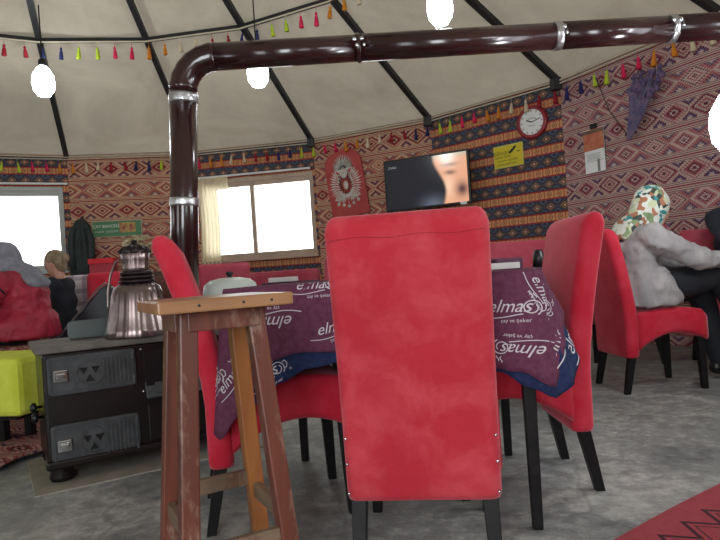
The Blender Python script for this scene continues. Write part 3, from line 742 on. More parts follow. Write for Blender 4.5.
# front chair: rotated -8 deg about the vertical
chair('worn red velvet high-back chair seen from behind in the foreground', (.155, 1.745, 0), R(-8), .045, 'velvet_worn', True, wt=.206, wb=.196, ht=.93)
chair('red velvet chair at the right side of the near table, facing left', (.51, 2.20, 0), R(90), .085, 'velvet')
chair('red velvet chair half hidden behind the bar stool, left of the table', (-.315, 2.10, 0), R(-90+14), .14, 'velvet')
chair('red velvet chair under the woman in the grey cardigan', (1.70, 3.58, 0), R(-86), .10, 'velvet')
chair('red chair with faded back at far right behind the grey cardigan woman', (1.98, 4.52, 0), R(60), .08, 'velvet_pink', ht=1.0)
chair('red chair under the person in dark clothes at the right edge', (2.55, 4.08, 0), R(182), .08, 'velvet_pink')
chair('red chair across the small far table, left of the near right chair', (1.12, 4.05, 0), R(175), .06, 'velvet_pink')
chair('faded red chair behind the pale enamel pot', (-1.17, 5.25, 0), R(10), .06, 'velvet_pink')
chair('faded red chair seen side-on below the right window', (-.44, 4.85, 0), R(80), .05, 'velvet_pink')

# ================================================================== FAR FURNITURE
def table(label, x, y, rz, hw, hd, mt, h=.745):
    t = thing('dining_table', label, 'table', (x, y, 0), rz)
    b = MB(); b.box((0, 0, h-.015), (2*hw, 2*hd, .03)); b.build('tabletop', 'legwood', t, bevel=.004)
    for sx in (-1, 1):
        for sy in (-1, 1): b = MB(); b.box((sx*(hw-.05), sy*(hd-.05), (h-.03)/2), (.04, .04, h-.03)); b.build('leg', 'blackleg', t)
    c = MB(); ring = rrect(hw+.008, hd+.008, .03, 6); n = len(ring)
    c.loft([[(x*1.0, y*1.0, h+.004) for x, y in ring]]+[[(x*(1+q*.10*(1+.4*math.sin(i*1.9))), y*(1+q*.10*(1+.4*math.sin(i*1.9))), h+.004-.28*q) for i, (x, y) in enumerate(ring)] for q in (.05, .4, .7, 1)], cap=False); c.add([(x, y, h+.004) for x, y in ring], [tuple(range(n))])
    o = c.build('tablecloth', mt, smooth=False, solid=.003); o.location = (x, y, 0); o.rotation_euler = (0, 0, rz)
    return t, o
M['plum'] = mat('dark_plum_cloth', (70, 40, 60), .9, c2=(96, 60, 82), scale=14)
t, o = table('far table in front of the faded red chair, right of centre', .86, 3.38, R(-5), .28, .28, 'plum'); tag(o, 'dark plum cloth on the far table right of centre', 'tablecloth')
t, o = table('far table below the right window', -.62, 5.42, R(5), .24, .27, 'plum'); tag(o, 'dark plum cloth on the far table below the right window', 'tablecloth')
b = MB().at((-.68, 5.28, .753), (0, 0, .3)); b.box((0, 0, .02), (.24, .16, .04)); tag(b.build('serviette_box', 'white', bevel=.004), 'pale box standing on the far table below the right window', 'box')
b = MB().at((.80, 3.30, .753), (0, 0, .2)); b.box((0, 0, .03), (.16, .12, .06)); tag(b.build('napkin_holder', 'plum', bevel=.01), 'dark plum napkin holder on the far table', 'napkin holder')
b = MB().at((.98, 3.28, .753)); b.lathe([(.03, 0), (.035, .005), (.03, .07), (.022, .085), (.022, .095)], 16); tag(b.build('sauce_jar', 'black', smooth=True), 'small dark jar on the far table behind the white box', 'jar')
# long red bench under the right window
bn = thing('long_bench', 'long red upholstered bench against the wall under the right window', 'bench', (-1.27, 7.25, 0), R(-9))
b = MB(); b.box((0, 0, .25), (1.5, .55, .42)); b.build('seat', 'velvet_pink', bn, bevel=.04)
b = MB(); b.box((0, .24, .66), (1.5, .14, .44)); b.build('backrest', 'velvet_pink', bn, bevel=.05)
# kilim covered bench at the left
bn = thing('kilim_bench', 'bench covered in dark red kilim under the woman in the red jacket', 'bench', (-2.72, 3.92, 0), 0)
b = MB(); b.box((0, 0, .25), (1.45, .50, .44)); b.build('seat', 'k_seat', bn, bevel=.03, uv=lambda c: (c.x+c.y, c.z))
bn = thing('kilim_bench', 'bench covered in dark red kilim under the fair-haired child', 'bench', (-2.95, 4.95, 0), 0)
b = MB(); b.box((0, 0, .25), (1.3, .38, .44)); b.build('seat', 'k_seat', bn, bevel=.03, uv=lambda c: (c.x+c.y, c.z))
# lime covered bench
bn = thing('low_bench', 'low bench with a lime yellow cover left of the stove', 'bench', (-2.12, 3.22, 0), R(-12))
b = MB(); b.box((0, 0, .335), (.95, .40, .29)); b.build('cushion', 'lime', bn, bevel=.03)
b = MB(); b.box((0, 0, .18), (.80, .28, .03)); b.build('frame', 'blackleg', bn)
for sx in (-1, 1):
    for sy in (-1, 1): b = MB(); b.box((sx*.27, sy*.09, .09), (.04, .04, .17)); b.build('leg', 'blackleg', bn)
# leather armchair
ac = thing('leather_armchair', 'black leather armchair with slanting side, behind the stove', 'armchair', (-2.06, 4.46, 0), 0)
b = MB(); prof = [(-.26, .0), (.30, .0), (.30, .80), (.27, .815), (.22, .785), (.08, .62), (-.06, .46), (-.26, .34)]
for y0, y1 in ((-.24, -.16), (.16, .24)): b = MB(); b.loft([[(x, y, .06+z*.94) for x, z in prof] for y in (y0, y1)]); b.build('side_panel', 'black_lea', ac, bevel=.02)
for y in (-.16, -.24): b = MB(); b.tube([(x, y, .064+z*.94+.004) for x, z in prof[3:]], .006, 6); b.build('edge_highlight', 'steel', ac)  # pale tubes modelled as the highlight along the slanting leather edge
b = MB(); b.box((-.02, 0, .30), (.52, .32, .22)); b.build('seat', 'black_lea', ac, bevel=.03)
b = MB(); b.box((.23, 0, .58), (.13, .32, .40)); b.build('backrest', 'black_lea', ac, bevel=.04)
for sx in (-.2, .24):
    for sy in (-.19, .19): b = MB(); b.box((sx, sy, .03), (.05, .05, .06)); b.build('foot', 'blackleg', ac)
# sofa with plaid throw
M['plaid'] = None
m, nt, p = newmat('mauve_plaid'); t_ = nt.nodes.new('ShaderNodeTexCoord'); x_ = nt.nodes.new('ShaderNodeSeparateXYZ'); nt.links.new(t_.outputs['Object'], x_.inputs[0]); X_, Z_ = S(nt, x_.outputs[0]), S(nt, x_.outputs[2])
c_ = colmix(nt, (X_/.11).fract().lt(.35)*.6, lin(206, 196, 204), lin(120, 92, 112)); c_ = colmix(nt, (Z_/.11).fract().lt(.35)*.5, c_, lin(110, 84, 104)); nt.links.new(c_.so, p.inputs['Base Color']); p.inputs['Roughness'].default_value = .95; M['plaid'] = m
sf = thing('plaid_sofa', 'sofa draped with a pale mauve plaid behind the leather armchair', 'sofa', (-2.35, 5.58, 0), R(8))
b = MB(); b.box((0, 0, .27), (1.0, .7, .42)); b.build('seat', 'k_seat', sf, bevel=.04, uv=lambda c: (c.x+c.y, c.z))
rings = [[(x, y, z) for y, z in rrect(.10*k_, .27*k2, .07*k_, 5, -.28, .66)] for x, k_, k2 in ((-.50, .6, .86), (-.46, 1, 1), (0, 1.04, 1.0), (.40, 1, .98), (.46, .6, .85))]
b = MB(); b.loft(rings); b.build('draped_backrest', 'plaid', sf, smooth=True)
b = MB().at((-2.19, 5.16, .80), (R(-8), 0, R(8))); b.loft([[(x*k_, y, z*k_) for x, z in rrect(.15, .14, .04, 5)] for y, k_ in ((-.06, .72), (-.035, .95), (0, 1), (.035, .95), (.06, .72))])
tag(b.build('red_cushion', 'velvet', smooth=True), 'bright red cushion propped on the mauve plaid', 'cushion')
# sideboard with box, flowers
sb = thing('low_cupboard', 'low dark cupboard by the wall carrying the red gift box', 'cupboard', (-2.62, 7.1, 0), R(3))
b = MB(); b.box((0, 0, .50), (1.1, .38, .92)); b.build('body', wood('dark_cupboard_wood', (60, 36, 28), (92, 58, 42)), sb, bevel=.01)
for x in (-.27, .27): b = MB(); b.box((x, -.195, .5), (.5, .02, .8)); d = b.build('door', 'legwood', sb, bevel=.005); b = MB(); b.ell((x*.2, -.215, .55), (.012, .014, .012), 10, 6); b.build('knob', 'chrome', d, smooth=True)
for z in (.02,): b = MB(); b.box((0, 0, .02), (1.04, .34, .04)); b.build('plinth', 'black', sb)
gb = thing('gift_box', 'bright red box on the low cupboard under the green banner', 'box', (-2.98, 7.0, .962), R(5))
b = MB(); b.box((0, 0, .07), (.26, .18, .14)); b.build('box_body', mat('deep_pink_card', (176, 50, 66), .6), gb, bevel=.003)
b = MB(); b.box((0, 0, .16), (.28, .20, .06)); b.build('lid', mat('bright_red_card', (214, 24, 40), .5), gb, bevel=.003)
fl = thing('flower_vase', 'bunch of dried cream flowers in a pot behind the urn', 'flowers', (-2.56, 7.02, .962)); fl.scale = (1.25, 1, 1.25)
b = MB(); b.lathe([(.05, 0), (.06, .01), (.075, .06), (.06, .11), (.055, .12)], 20); b.build('vase', 'velvet_pink', fl, smooth=True)
b = MB(); b2 = MB()
for i in range(46):
    a, r, z = random.uniform(0, 2*PI), random.uniform(0, .19), random.uniform(.16, .34); r *= (1.1-(z-.16)*2); x, y = r*math.cos(a), r*math.sin(a)*.7
    b.ell((x, y, z), (random.uniform(.02, .035),)*2+(random.uniform(.012, .022),), 8, 5, lambda d: 1+.2*math.sin(d.x*9+d.y*7))
    if i % 3 == 0: b2.tube([(0, 0, .1), (x*.5, y*.5, .1+z*.4), (x, y, z)], .003, 4)
b.build('blossoms', mat('dried_cream_petals', (206, 194, 160), .9, c2=(150, 140, 104), scale=20), fl, smooth=False); b2.build('stems', mat('dry_stems', (96, 92, 60), .9), fl)
# pink ornament left of the flowers
# coat on a hook
A, B, L, ang = wframe(1)
hk = thing('wall_hook', 'small dark hook holding the dark coat beside the left window', 'hook', A+Vector((math.cos(ang)*.14, math.sin(ang)*.14, 1.72)), ang)
b = MB(); b.tube([(0, 0, 0), (0, -.06, -.005), (0, -.075, .02)], .006, 6); b.build('prong', 'black', hk, smooth=True)
b = MB(); b.box((0, -.006, 0), (.04, .012, .06)); b.build('plate', 'black', hk)
pr = [(.02, 1.71, .02), (.06, 1.69, .03), (.105, 1.62, .045), (.13, 1.50, .055), (.14, 1.35, .06), (.145, 1.2, .06), (.15, 1.05, .06), (.155, .96, .055), (.15, .95, .05)]
rings = []
for r, z, d in pr:
    rings.append([(r*math.cos(a)*(1+.06*math.sin(5*a+z*4)), -.085+d*math.sin(a)*(1+.18*math.sin(7*a+z*3)), z) for a in [2*PI*j/40 for j in range(40)]])
ct = thing('hanging_coat', 'dark green-black coat hanging beside the left window', 'coat', A+Vector((math.cos(ang)*.14, math.sin(ang)*.14, 0)), ang)
b = MB(); b.loft(rings); b.build('coat_body', 'coat', ct, smooth=True)
for sx in (-1, 1): b = MB(); b.tube([(sx*.08, -.12, 1.60), (sx*.115, -.14, 1.45), (sx*.12, -.145, 1.25), (sx*.11, -.145, 1.08)], [.04, .048, .045, .04], 12); b.build('sleeve', 'coat', ct, smooth=True)
# ================================================================== THINGS ON THE WALL
def wallthing(k, s, z, name, label, cat, y=-.02, roll=0):
    A, B, L, ang = wframe(k); d = (B-A).normalized(); nrm = Vector((d.y, -d.x, 0)); nrm = nrm if nrm.dot(Vector((CX, CY, 0))-A) > 0 else -nrm
    p = A+d*s*L+nrm*(-y)+Vector((0, 0, z)); o = thing(name, label, cat, p, 0); o.rotation_euler = (0, 0, ang); o.rotation_mode = 'XYZ'
    o.matrix_world = Matrix.Translation(p) @ Matrix.Rotation(ang, 4, 'Z') @ Matrix.Rotation(roll, 4, 'Y'); return o
def flat(par, name, vs, fs, mt, y=-.01):
    b = MB(); b.add([(x, y, z) for x, z in vs], fs); return b.build(name, mt, par)
def ftext(par, name, body, size, x, z, mt, y=-.012, shear=0):
    v, f = text_mesh(body, size, shear); return flat(par, name, [(a+x, c+z) for a, c, _ in v], f, mt, y)
# green banner
g = wallthing(1, .35, 1.57, 'banner_sign', 'long green banner with pale lettering on the kilim between the windows', 'sign')
b = MB(); b.box((0, 0, 0), (.60, .012, .20)); b.build('panel', mat('green_banner', (74, 128, 84), .6), g)
b = MB()
for z in (.102, -.102): b.box((0, -.003, z), (.62, .014, .008))
for x in (.305, -.305): b.box((x, -.003, 0), (.008, .014, .2))
b.build('border', 'frame', g)
b = MB(); b.box((.13, -.008, .01), (.20, .006, .13)); b.build('picture', mat('banner_picture', (190, 172, 100), .6, c2=(150, 60, 50), scale=18), g)
ftext(g, 'lettering', 'ÇAY BAHÇESİ', .052, -.135, .035, 'white', -.009); ftext(g, 'lettering', 'KAHVE  GÖZLEME', .036, -.13, -.035, M['print'], -.009)
# crest panel
M['crest_red'] = mat('crest_panel_red', (166, 50, 48), .5, c2=(182, 66, 58), scale=5)
M['silver'] = mat('silver_relief', (196, 190, 180), .4, .3)
g = wallthing(3, .285, 1.92, 'crest_panel', 'red arch-topped panel with a silver coat of arms, left of the television', 'wall panel', -.035, R(-7))
hw, hh = .262, .43; out = [(-hw, -hh), (hw, -hh), (hw, .24)]+[(hw*math.cos(R(a))**.7 if math.cos(R(a)) > 0 else 0, .24+.17*math.sin(R(a))) for a in range(10, 90, 12)]+[(0, .42)]
out += [(-x, z) for x, z in out[::-1][1:-2]]+[(-hw, .24)]
b = MB(); b.loft([[(x, y, z) for x, z in out] for y in (.012, -.012)]); b.build('board', 'crest_red', g, bevel=.006)
cr = MB()
def petal(x, z, a, l, w, y=-.02):
    ca, sa = math.cos(a), math.sin(a); P = [(0, 0), (l*.45, w), (l, 0), (l*.45, -w)]
    q = [(x+p*ca-r*sa, z+p*sa+r*ca) for p, r in P]; cr.loft([[(u_, yy, v_) for u_, v_ in q] for yy in (-.012, y)])
for i in range(19): petal(0, .15, R(90+(i-9)*9), .215-.0035*abs(i-9)**1.4, .013)
for i in range(13): petal(0, .15, R(90+(i-6)*13), .12, .015, -.026)
for i in range(9): petal(0, .10, R(90+(i-4)*20), .085, .014, -.03)
for s in (-1, 1):
    for i in range(17): a = R(60-i*9.5); petal(s*(.05+.075*math.cos(a)), -.02+.13*math.sin(a), (a if s > 0 else PI-a), .095+.02*(i % 2), .009)
    for i in range(10): a = R(50-i*14); petal(s*(.03+.05*math.cos(a)), -.03+.10*math.sin(a), (a+.5 if s > 0 else PI-a-.5), .07, .009, -.026)
    for i in range(6): petal(s*.02*i, -.13-.01*i, R(-90+s*(14+i*14)), .09, .012)
cr.build('radiating_rays', 'silver', g)
for i in range(-6, 7): b = MB(); b.bar((.03*math.sin(R(i*13)), -.0275, .17+.03*math.cos(R(i*13))), (.155*math.sin(R(i*13)), -.0265, .15+.17*math.cos(R(i*13))), .0035, .006); b.build('dark_vein', 'ink', g)
for i in range(16): a = R(i*22.5+8); b = MB(); b.bar((.05*math.cos(a), -.029, -.03+.075*math.sin(a)), (.10*math.cos(a), -.028, -.03+.12*math.sin(a)), .005, .006); b.build('dark_vein', 'ink', g)
for sx_ in (-1, 1): b = MB(); b.tube([(sx_*.055, -.03, .12), (sx_*.075, -.03, .06), (sx_*.06, -.03, -.02), (sx_*.03, -.03, -.10)], .004, 5); b.build('dark_vein', 'ink', g)
cr = MB(); cr.at((0, -.02, .09), (R(90), 0, 0)).lathe([(.035, 0), (.04, .006), (.03, .012), (.015, .014)], 20); cr.at((0, -.016, -.03)).ell((0, 0, 0), (.034, .012, .055), 20, 10); cr.build('shield', 'silver', g, smooth=True)
cr = MB(); cr.at()
N = 20; cr.loft([[(.115*math.cos(R(200+140*i/N))*.9, y, -.06+.115*math.sin(R(200+140*i/N))) for i in range(N+1)]+[(.085*math.cos(R(340-140*i/N))*.9, y, -.06+.08*math.sin(R(340-140*i/N))) for i in range(N+1)] for y in (-.012, -.022)]); cr.build('crescent', 'silver', g)
for i, x in enumerate((-.14, -.07, 0, .07, .14)):
    zz = -.30+.035*abs(i-2)*.8; b = MB(); b.at((x, -.016, zz), (R(90), 0, 0)).lathe([(.021, 0), (.022, .004), (.012, .007), (0, .008)], 14, cap=False); b.at().tube([(x*.8, -.015, -.19), (x, -.015, zz+.02)], .003, 5); b.build('medal', 'silver', g, smooth=True)
# television
tv = thing('television', 'black flat television showing a close-up face, on the kilim wall', 'television', (.79, 6.62, 1.745), R(-27))
tw, thh = 1.0, .585
b = MB(); b.box((0, .03, 0), (tw, .05, thh)); b.build('case', 'black', tv, bevel=.008)
b = MB(); b.box((0, .10, 0), (.3, .12, .3)); b.build('wall_bracket', 'rafter', tv)
nx, nz = 72, 40; sw, sh_ = tw-.05, thh-.05; vs = []; fs = []; cols = []
def mixc(a, b_, t): t = max(0, min(1, t)); return [p+(q-p)*t for p, q in zip(a, b_)]
for j in range(nz+1):
    for i in range(nx+1):
        u, v = i/nx, j/nz; vs.append(((u-.5)*sw, .0035, (v-.5)*sh_))
        c = [.012, .013, .018]; c = mixc(c, [.10, .12, .16], math.exp(-((u-.58)**2/.02+(v-.0)**2/.03)))
        edge_ = .66+.05*math.sin(v*5)-.06*(v-.5)
        f_ = (u-edge_)/.035
        face = [.72, .36, .22]; face = mixc(face, [.85, .55, .38], math.exp(-((u-.76)**2/.006+(v-.35)**2/.05)))
        face = mixc(face, [.12, .045, .03], .9*math.exp(-((u-.80)**2/.004+(v-.62+.1*(u-.8))**2/.002)))     # eye socket
        face = mixc(face, [.08, .03, .02], .8*math.exp(-((u-.80)**2/.008+(v-.78)**2/.0012)))              # brow
        face = mixc(face, [.05, .02, .03], .95*math.exp(-((u-.93)**2/.005+(v-.26)**2/.02)))              # nostril / shade
        face = mixc(face, [.5, .42, .3], (v-.88)/.1)
        cols.append(mixc(c, face, f_))
for j in range(nz):
    for i in range(nx): q = j*(nx+1)+i; fs.append((q, q+1, q+nx+2, q+nx+1))
me = bpy.data.meshes.new('screen'); me.from_pydata(vs, [], fs); ca = me.color_attributes.new('picture', 'FLOAT_COLOR', 'POINT')
for i, c in enumerate(cols): ca.data[i].color = (*c, 1)
m, nt, p = newmat('lit_screen'); a_ = nt.nodes.new('ShaderNodeAttribute'); a_.attribute_name = 'picture'; nt.links.new(a_.outputs['Color'], p.inputs['Emission Color']); p.inputs['Emission Strength'].default_value = .9; p.inputs['Base Color'].default_value = (.01, .01, .012, 1); p.inputs['Roughness'].default_value = .15
me.materials.append(m); o = bpy.data.objects.new('screen', me); COL.objects.link(o); o.parent = tv
ftext(tv, 'channel_mark', 'CANLI', .035, -.39, .20, 'white', .002)
b = MB(); b.box((.42, -.01, -.285), (.07, .02, .03)); b.build('sensor_box', 'white', tv)
# yellow notice
g = wallthing(4, .62, 1.905, 'notice_board', 'yellow notice with dark lettering under the wall clock', 'sign', -.02)
b = MB(); b.box((0, 0, 0), (.345, .01, .235)); b.build('board', mat('notice_edge', (206, 200, 110), .6), g)
b = MB(); b.box((0, -.005, 0), (.325, .006, .215)); b.build('face', mat('yellow_card', (214, 196, 36), .6), g)
ftext(g, 'lettering', 'DİKKAT', .05, -.075, .035, 'ink', -.0095); ftext(g, 'lettering', 'SİGARA İÇMEK', .028, -.06, -.005, 'ink', -.0095); ftext(g, 'lettering', 'YASAKTIR  4207 SAYILI', .024, -.005, -.045, 'ink', -.0095); ftext(g, 'lettering', 'KANUN GEREĞİNCE', .024, -.02, -.082, 'ink', -.0095)
b = MB().at((.055, -.010, .055), (0, R(-38), 0)); b.box((0, 0, 0), (.10, .003, .022)); b.build('cigarette_mark', 'ink', g)
b = MB().at((.12, -.010, .03)); b.box((0, 0, 0), (.03, .003, .008)); b.build('smoke_mark', 'ink', g)
# clock
g = wallthing(4, .805, 2.19, 'round_clock', 'round white clock with a dark red rim, above the yellow notice', 'clock', -.03)
b = MB().at((0, .02, 0), (R(90), 0, 0)); b.lathe([(.165, 0), (.172, .015), (.165, .032), (.145, .040), (.128, .034)], 48, cap=False); b.build('rim', mat('dark_red_plastic', (140, 26, 40), .35), g, smooth=True)
b = MB().at((0, .0, 0), (R(90), 0, 0)); b.lathe([(.14, 0), (.14, .008)], 40); b.build('dial', 'white', g)
M['dialg'] = mat('dial_grey', (120, 124, 122), .6)
for i in range(12): a = R(30*i); b = MB().at((.112*math.sin(a), -.010, .112*math.cos(a)), (0, a, 0)); b.box((0, 0, 0), (.008, .002, .022)); b.build('hour_mark', 'dialg', g)
b = MB().at((0, -.011, 0), (0, R(76), 0)); b.box((0, 0, .05), (.008, .003, .10)); b.build('minute_hand', 'ink', g)
b = MB().at((0, -.013, 0), (0, R(-66), 0)); b.box((0, 0, .032), (.011, .003, .064)); b.build('hour_hand', 'ink', g)
ftext(g, 'lettering', 'KAHVE', .022, 0, -.035, 'ink', -.0105)
b = MB(); b.tube([(.05*math.cos(R(a)), -.011, .018+.022*math.sin(R(a))) for a in range(10, 175, 15)], .0025, 5); b.build('curved_mark', 'ink', g)
# calendar
g = wallthing(5, .235, 1.765, 'paper_calendar', 'paper calendar with food picture on the rose kilim', 'calendar', -.03)
b = MB(); b.box((0, 0, 0), (.225, .006, .40)); b.build('backing', 'white', g)
b = MB(); b.box((0, -.005, .10), (.225, .004, .19)); b.build('picture', mat('calendar_food', (196, 130, 92), .6, c2=(186, 84, 66), scale=14), g)
b = MB(); b.box((0, -.006, .175), (.225, .004, .03)); b.build('wood_strip', 'rungwood', g)
b = MB()
for i in range(5): b.box((-.01, -.0045, -.03-.012*i), (.16-.02*(i % 2), .002, .003))
b.box((0, -.0045, -.095), (.2, .002, .003)); b.build('printed_lines', mat('grey_print', (120, 130, 134), .7), g)
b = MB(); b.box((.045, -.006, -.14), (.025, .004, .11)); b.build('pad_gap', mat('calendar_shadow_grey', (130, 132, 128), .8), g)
b = MB(); b.box((.01, -.006, .22), (.07, .02, .05)); b.build('clip', 'ink', g, bevel=.006)
# bead and dried herb bundle
g = wallthing(5, .56, 2.02, 'dried_herb_bundle', 'dusky blue bundle of dried herbs hanging on the rose kilim', 'herb bundle', -.05)
b = MB()
for i in range(60):
    a = random.uniform(-.2, .2); x0 = random.uniform(-.02, .02); l = random.uniform(.30, .55); pts = []
    for q in range(5): s = q/4; pts.append((-.10+x0+.16*s+a*s*.6*l*2+.01*random.uniform(-1, 1), -.03+random.uniform(-.02, .01), -.25+l*s))
    b.tube(pts, [.004, .006, .009, .012, .004], 5)
b.build('stalks', mat('dusky_blue_herb', (88, 84, 118), .9, c2=(124, 108, 132), scale=16), g)
b = MB()
for i in range(36):
    b.ell((random.uniform(-.08, .26), -.04+random.uniform(-.02, .01), random.uniform(.06, .26)), (random.uniform(.014, .03),)*2+(random.uniform(.015, .035),), 7, 5)
b.build('seed_heads', mat('dusky_seed', (74, 70, 110), .9, c2=(120, 96, 120), scale=20), g, smooth=True)
b = MB(); b.tube([(-.10, -.03, -.24), (-.3, -.02, .05), (-.42, -.02, .38)], .004, 5); b.build('cord', 'ink', g)
# ================================================================== RUGS
m, nt, p = newmat('red_rug'); u, v = uvs(nt); n1 = noise(nt, 30, 3, 'UV')
c_ = colmix(nt, n1, lin(142, 46, 58), lin(168, 72, 82)); zz = ((u/.12).fract()-.5).abs()*.16
c_ = colmix(nt, (v-zz-.07).abs().lt(.010), c_, lin(60, 24, 34)); c_ = colmix(nt, (v-zz-.105).abs().lt(.005), c_, lin(90, 34, 42))
c_ = colmix(nt, (v-zz*1.4-.30).abs().lt(.014), c_, lin(52, 24, 36)); c_ = colmix(nt, (v-.42).abs().lt(.02), c_, lin(60, 30, 50))
nt.links.new(c_.so, p.inputs['Base Color']); p.inputs['Roughness'].default_value = .97; bump(nt, p, n1, .5, .006); M['rug'] = m
b = MB(); N = 24; rows = []
for i in range(N+1):
    x = -.35+2.2*i/N; rows.append([(x, y, .010+.003*math.sin(x*7+y*5)) for y in (0, -.01, -.4, -.8, -1.2)])
b.loft(rows, cap=False, closed=False)
o = b.build('red_rug', 'rug', solid=.012, uv=lambda c: (c.x, -c.y)); o.location = (.68, 1.66, 0); o.rotation_euler = (0, 0, R(34.8)); tag(o, 'red woven rug with dark zigzags in the lower right corner', 'rug')
b = MB(); rows = []
for i in range(25):
    x = -1.0+1.55*i/24; rows.append([(x, -.5+1.1*j/16, .018+.008*math.sin(x*6+j)+.02*abs(math.sin(j*.6))) for j in range(17)])
b.loft(rows, cap=False, closed=False)
o = b.build('patterned_rug', 'k_seat', smooth=True, solid=.012, uv=lambda c: (c.x, c.y)); o.location = (-2.1, 3.15, .004); o.rotation_euler = (0, 0, R(-14)); tag(o, 'rumpled dull red patterned rug on the floor left of the stove', 'rug')

# ================================================================== PEOPLE
M['cardigan'] = mat('grey_knit', (140, 136, 138), .95, c2=(168, 162, 162), scale=12, bmp=.6, bscale=26, stretch=(1, 1, .35))
M['trouser'] = mat('black_trousers', (20, 22, 30), .85)
M['redjk'] = mat('red_quilted_jacket', (140, 20, 46), .6, c2=(168, 36, 62), scale=9, bmp=.8, bscale=22)
M['greyscarf'] = mat('grey_scarf', (112, 112, 122), .9, c2=(140, 140, 150), scale=14)
M['darkcoat'] = mat('dark_coat', (20, 24, 34), .85, c2=(34, 38, 50), scale=8)
M['hair'] = mat('fair_hair', (160, 140, 112), .7, c2=(112, 92, 70), scale=30, stretch=(1, 1, .3))
M['eye'] = mat('eye_dark', (24, 18, 16), .3); M['lip'] = mat('lips', (160, 84, 80), .6)
m, nt, p = newmat('printed_headscarf'); t_ = nt.nodes.new('ShaderNodeTexCoord'); vo = nt.nodes.new('ShaderNodeTexVoronoi'); vo.inputs['Scale'].default_value = 30; nz = nt.nodes.new('ShaderNodeTexNoise'); nz.inputs['Scale'].default_value = 9
ad = nt.nodes.new('ShaderNodeVectorMath'); ad.operation = 'MULTIPLY_ADD'; ad.inputs[1].default_value = (.12,)*3; nt.links.new(t_.outputs['Object'], nz.inputs['Vector']); nt.links.new(nz.outputs['Color'], ad.inputs[0]); nt.links.new(t_.outputs['Object'], ad.inputs[2]); nt.links.new(ad.outputs[0], vo.inputs['Vector'])
sx_ = nt.nodes.new('ShaderNodeSeparateColor'); nt.links.new(vo.outputs['Color'], sx_.inputs[0]); c_ = ramp(nt, S(nt, sx_.outputs[0]), [(0, lin(206, 210, 200)), (.22, lin(120, 140, 100)), (.38, lin(210, 212, 204)), (.52, lin(48, 130, 134)), (.62, lin(168, 110, 80)), (.76, lin(190, 196, 160)), (.86, lin(52, 62, 58))])
nt.nodes[-1].color_ramp.interpolation = 'CONSTANT' if hasattr(nt.nodes[-1], 'color_ramp') else None
nt.links.new(c_.so, p.inputs['Base Color']); p.inputs['Roughness'].default_value = .6; M['pscarf'] = m
def remesh(o, vox, sm=6):
    q = o.modifiers.new('remesh', 'REMESH'); q.mode = 'VOXEL'; q.voxel_size = vox; q.use_smooth_shade = True
    if sm: q = o.modifiers.new('smooth', 'SMOOTH'); q.factor = .5; q.iterations = sm
    return o
def capsule(b, a, c, ra, rc, n=14):
    a, c = Vector(a), Vector(c); b.ell(tuple(a), (ra,)*3, n, 8); b.ell(tuple(c), (rc,)*3, n, 8); b.tube([a, c], [ra, rc], n)
def chain(b, pts):
    for (a, ra), (c, rc) in zip(pts, pts[1:]): capsule(b, a, c, ra, rc)
def trunk(b, pts, Sd, n=24):
    """pts: (point, lateral half width, depth half width)"""
    rings = []
    for i, (p, lt, dp) in enumerate(pts):
        t = (pts[min(i+1, len(pts)-1)][0]-pts[max(i-1, 0)][0]).normalized(); D = t.cross(Sd).normalized()
        rings.append([tuple(p+Sd*lt*math.cos(2*PI*j/n)+D*dp*math.sin(2*PI*j/n)) for j in range(n)])
    b.loft(rings)
def hand(b, w, d, side, s=1, curl=.5):
    d = Vector(d).normalized(); sd = Vector(side).normalized(); dn = Vector((0, 0, -1))
    for o_ in (-.022, 0, .022): capsule(b, w+sd*o_*.6*s, w+d*.085*s+sd*o_*s, .014*s, .012*s, 10)
    kn = w+d*.085*s
    for o_, l in ((-.027, .066), (-.009, .075), (.010, .070), (.027, .055)):
        a = kn+sd*o_*s; p = a+d*l*.5*s+dn*l*.15*curl*s; q = p+d*l*.35*s+dn*l*.45*curl*s
        capsule(b, a, p, .0095*s, .009*s, 8); capsule(b, p, q, .009*s, .0078*s, 8)
    a = w+d*.02*s-sd*.022*s; p = a+d*.035*s-sd*.026*s+dn*.008*s; q = p+d*.028*s-sd*.004*s
    capsule(b, a, p, .013*s, .011*s, 8); capsule(b, p, q, .011*s, .0095*s, 8)
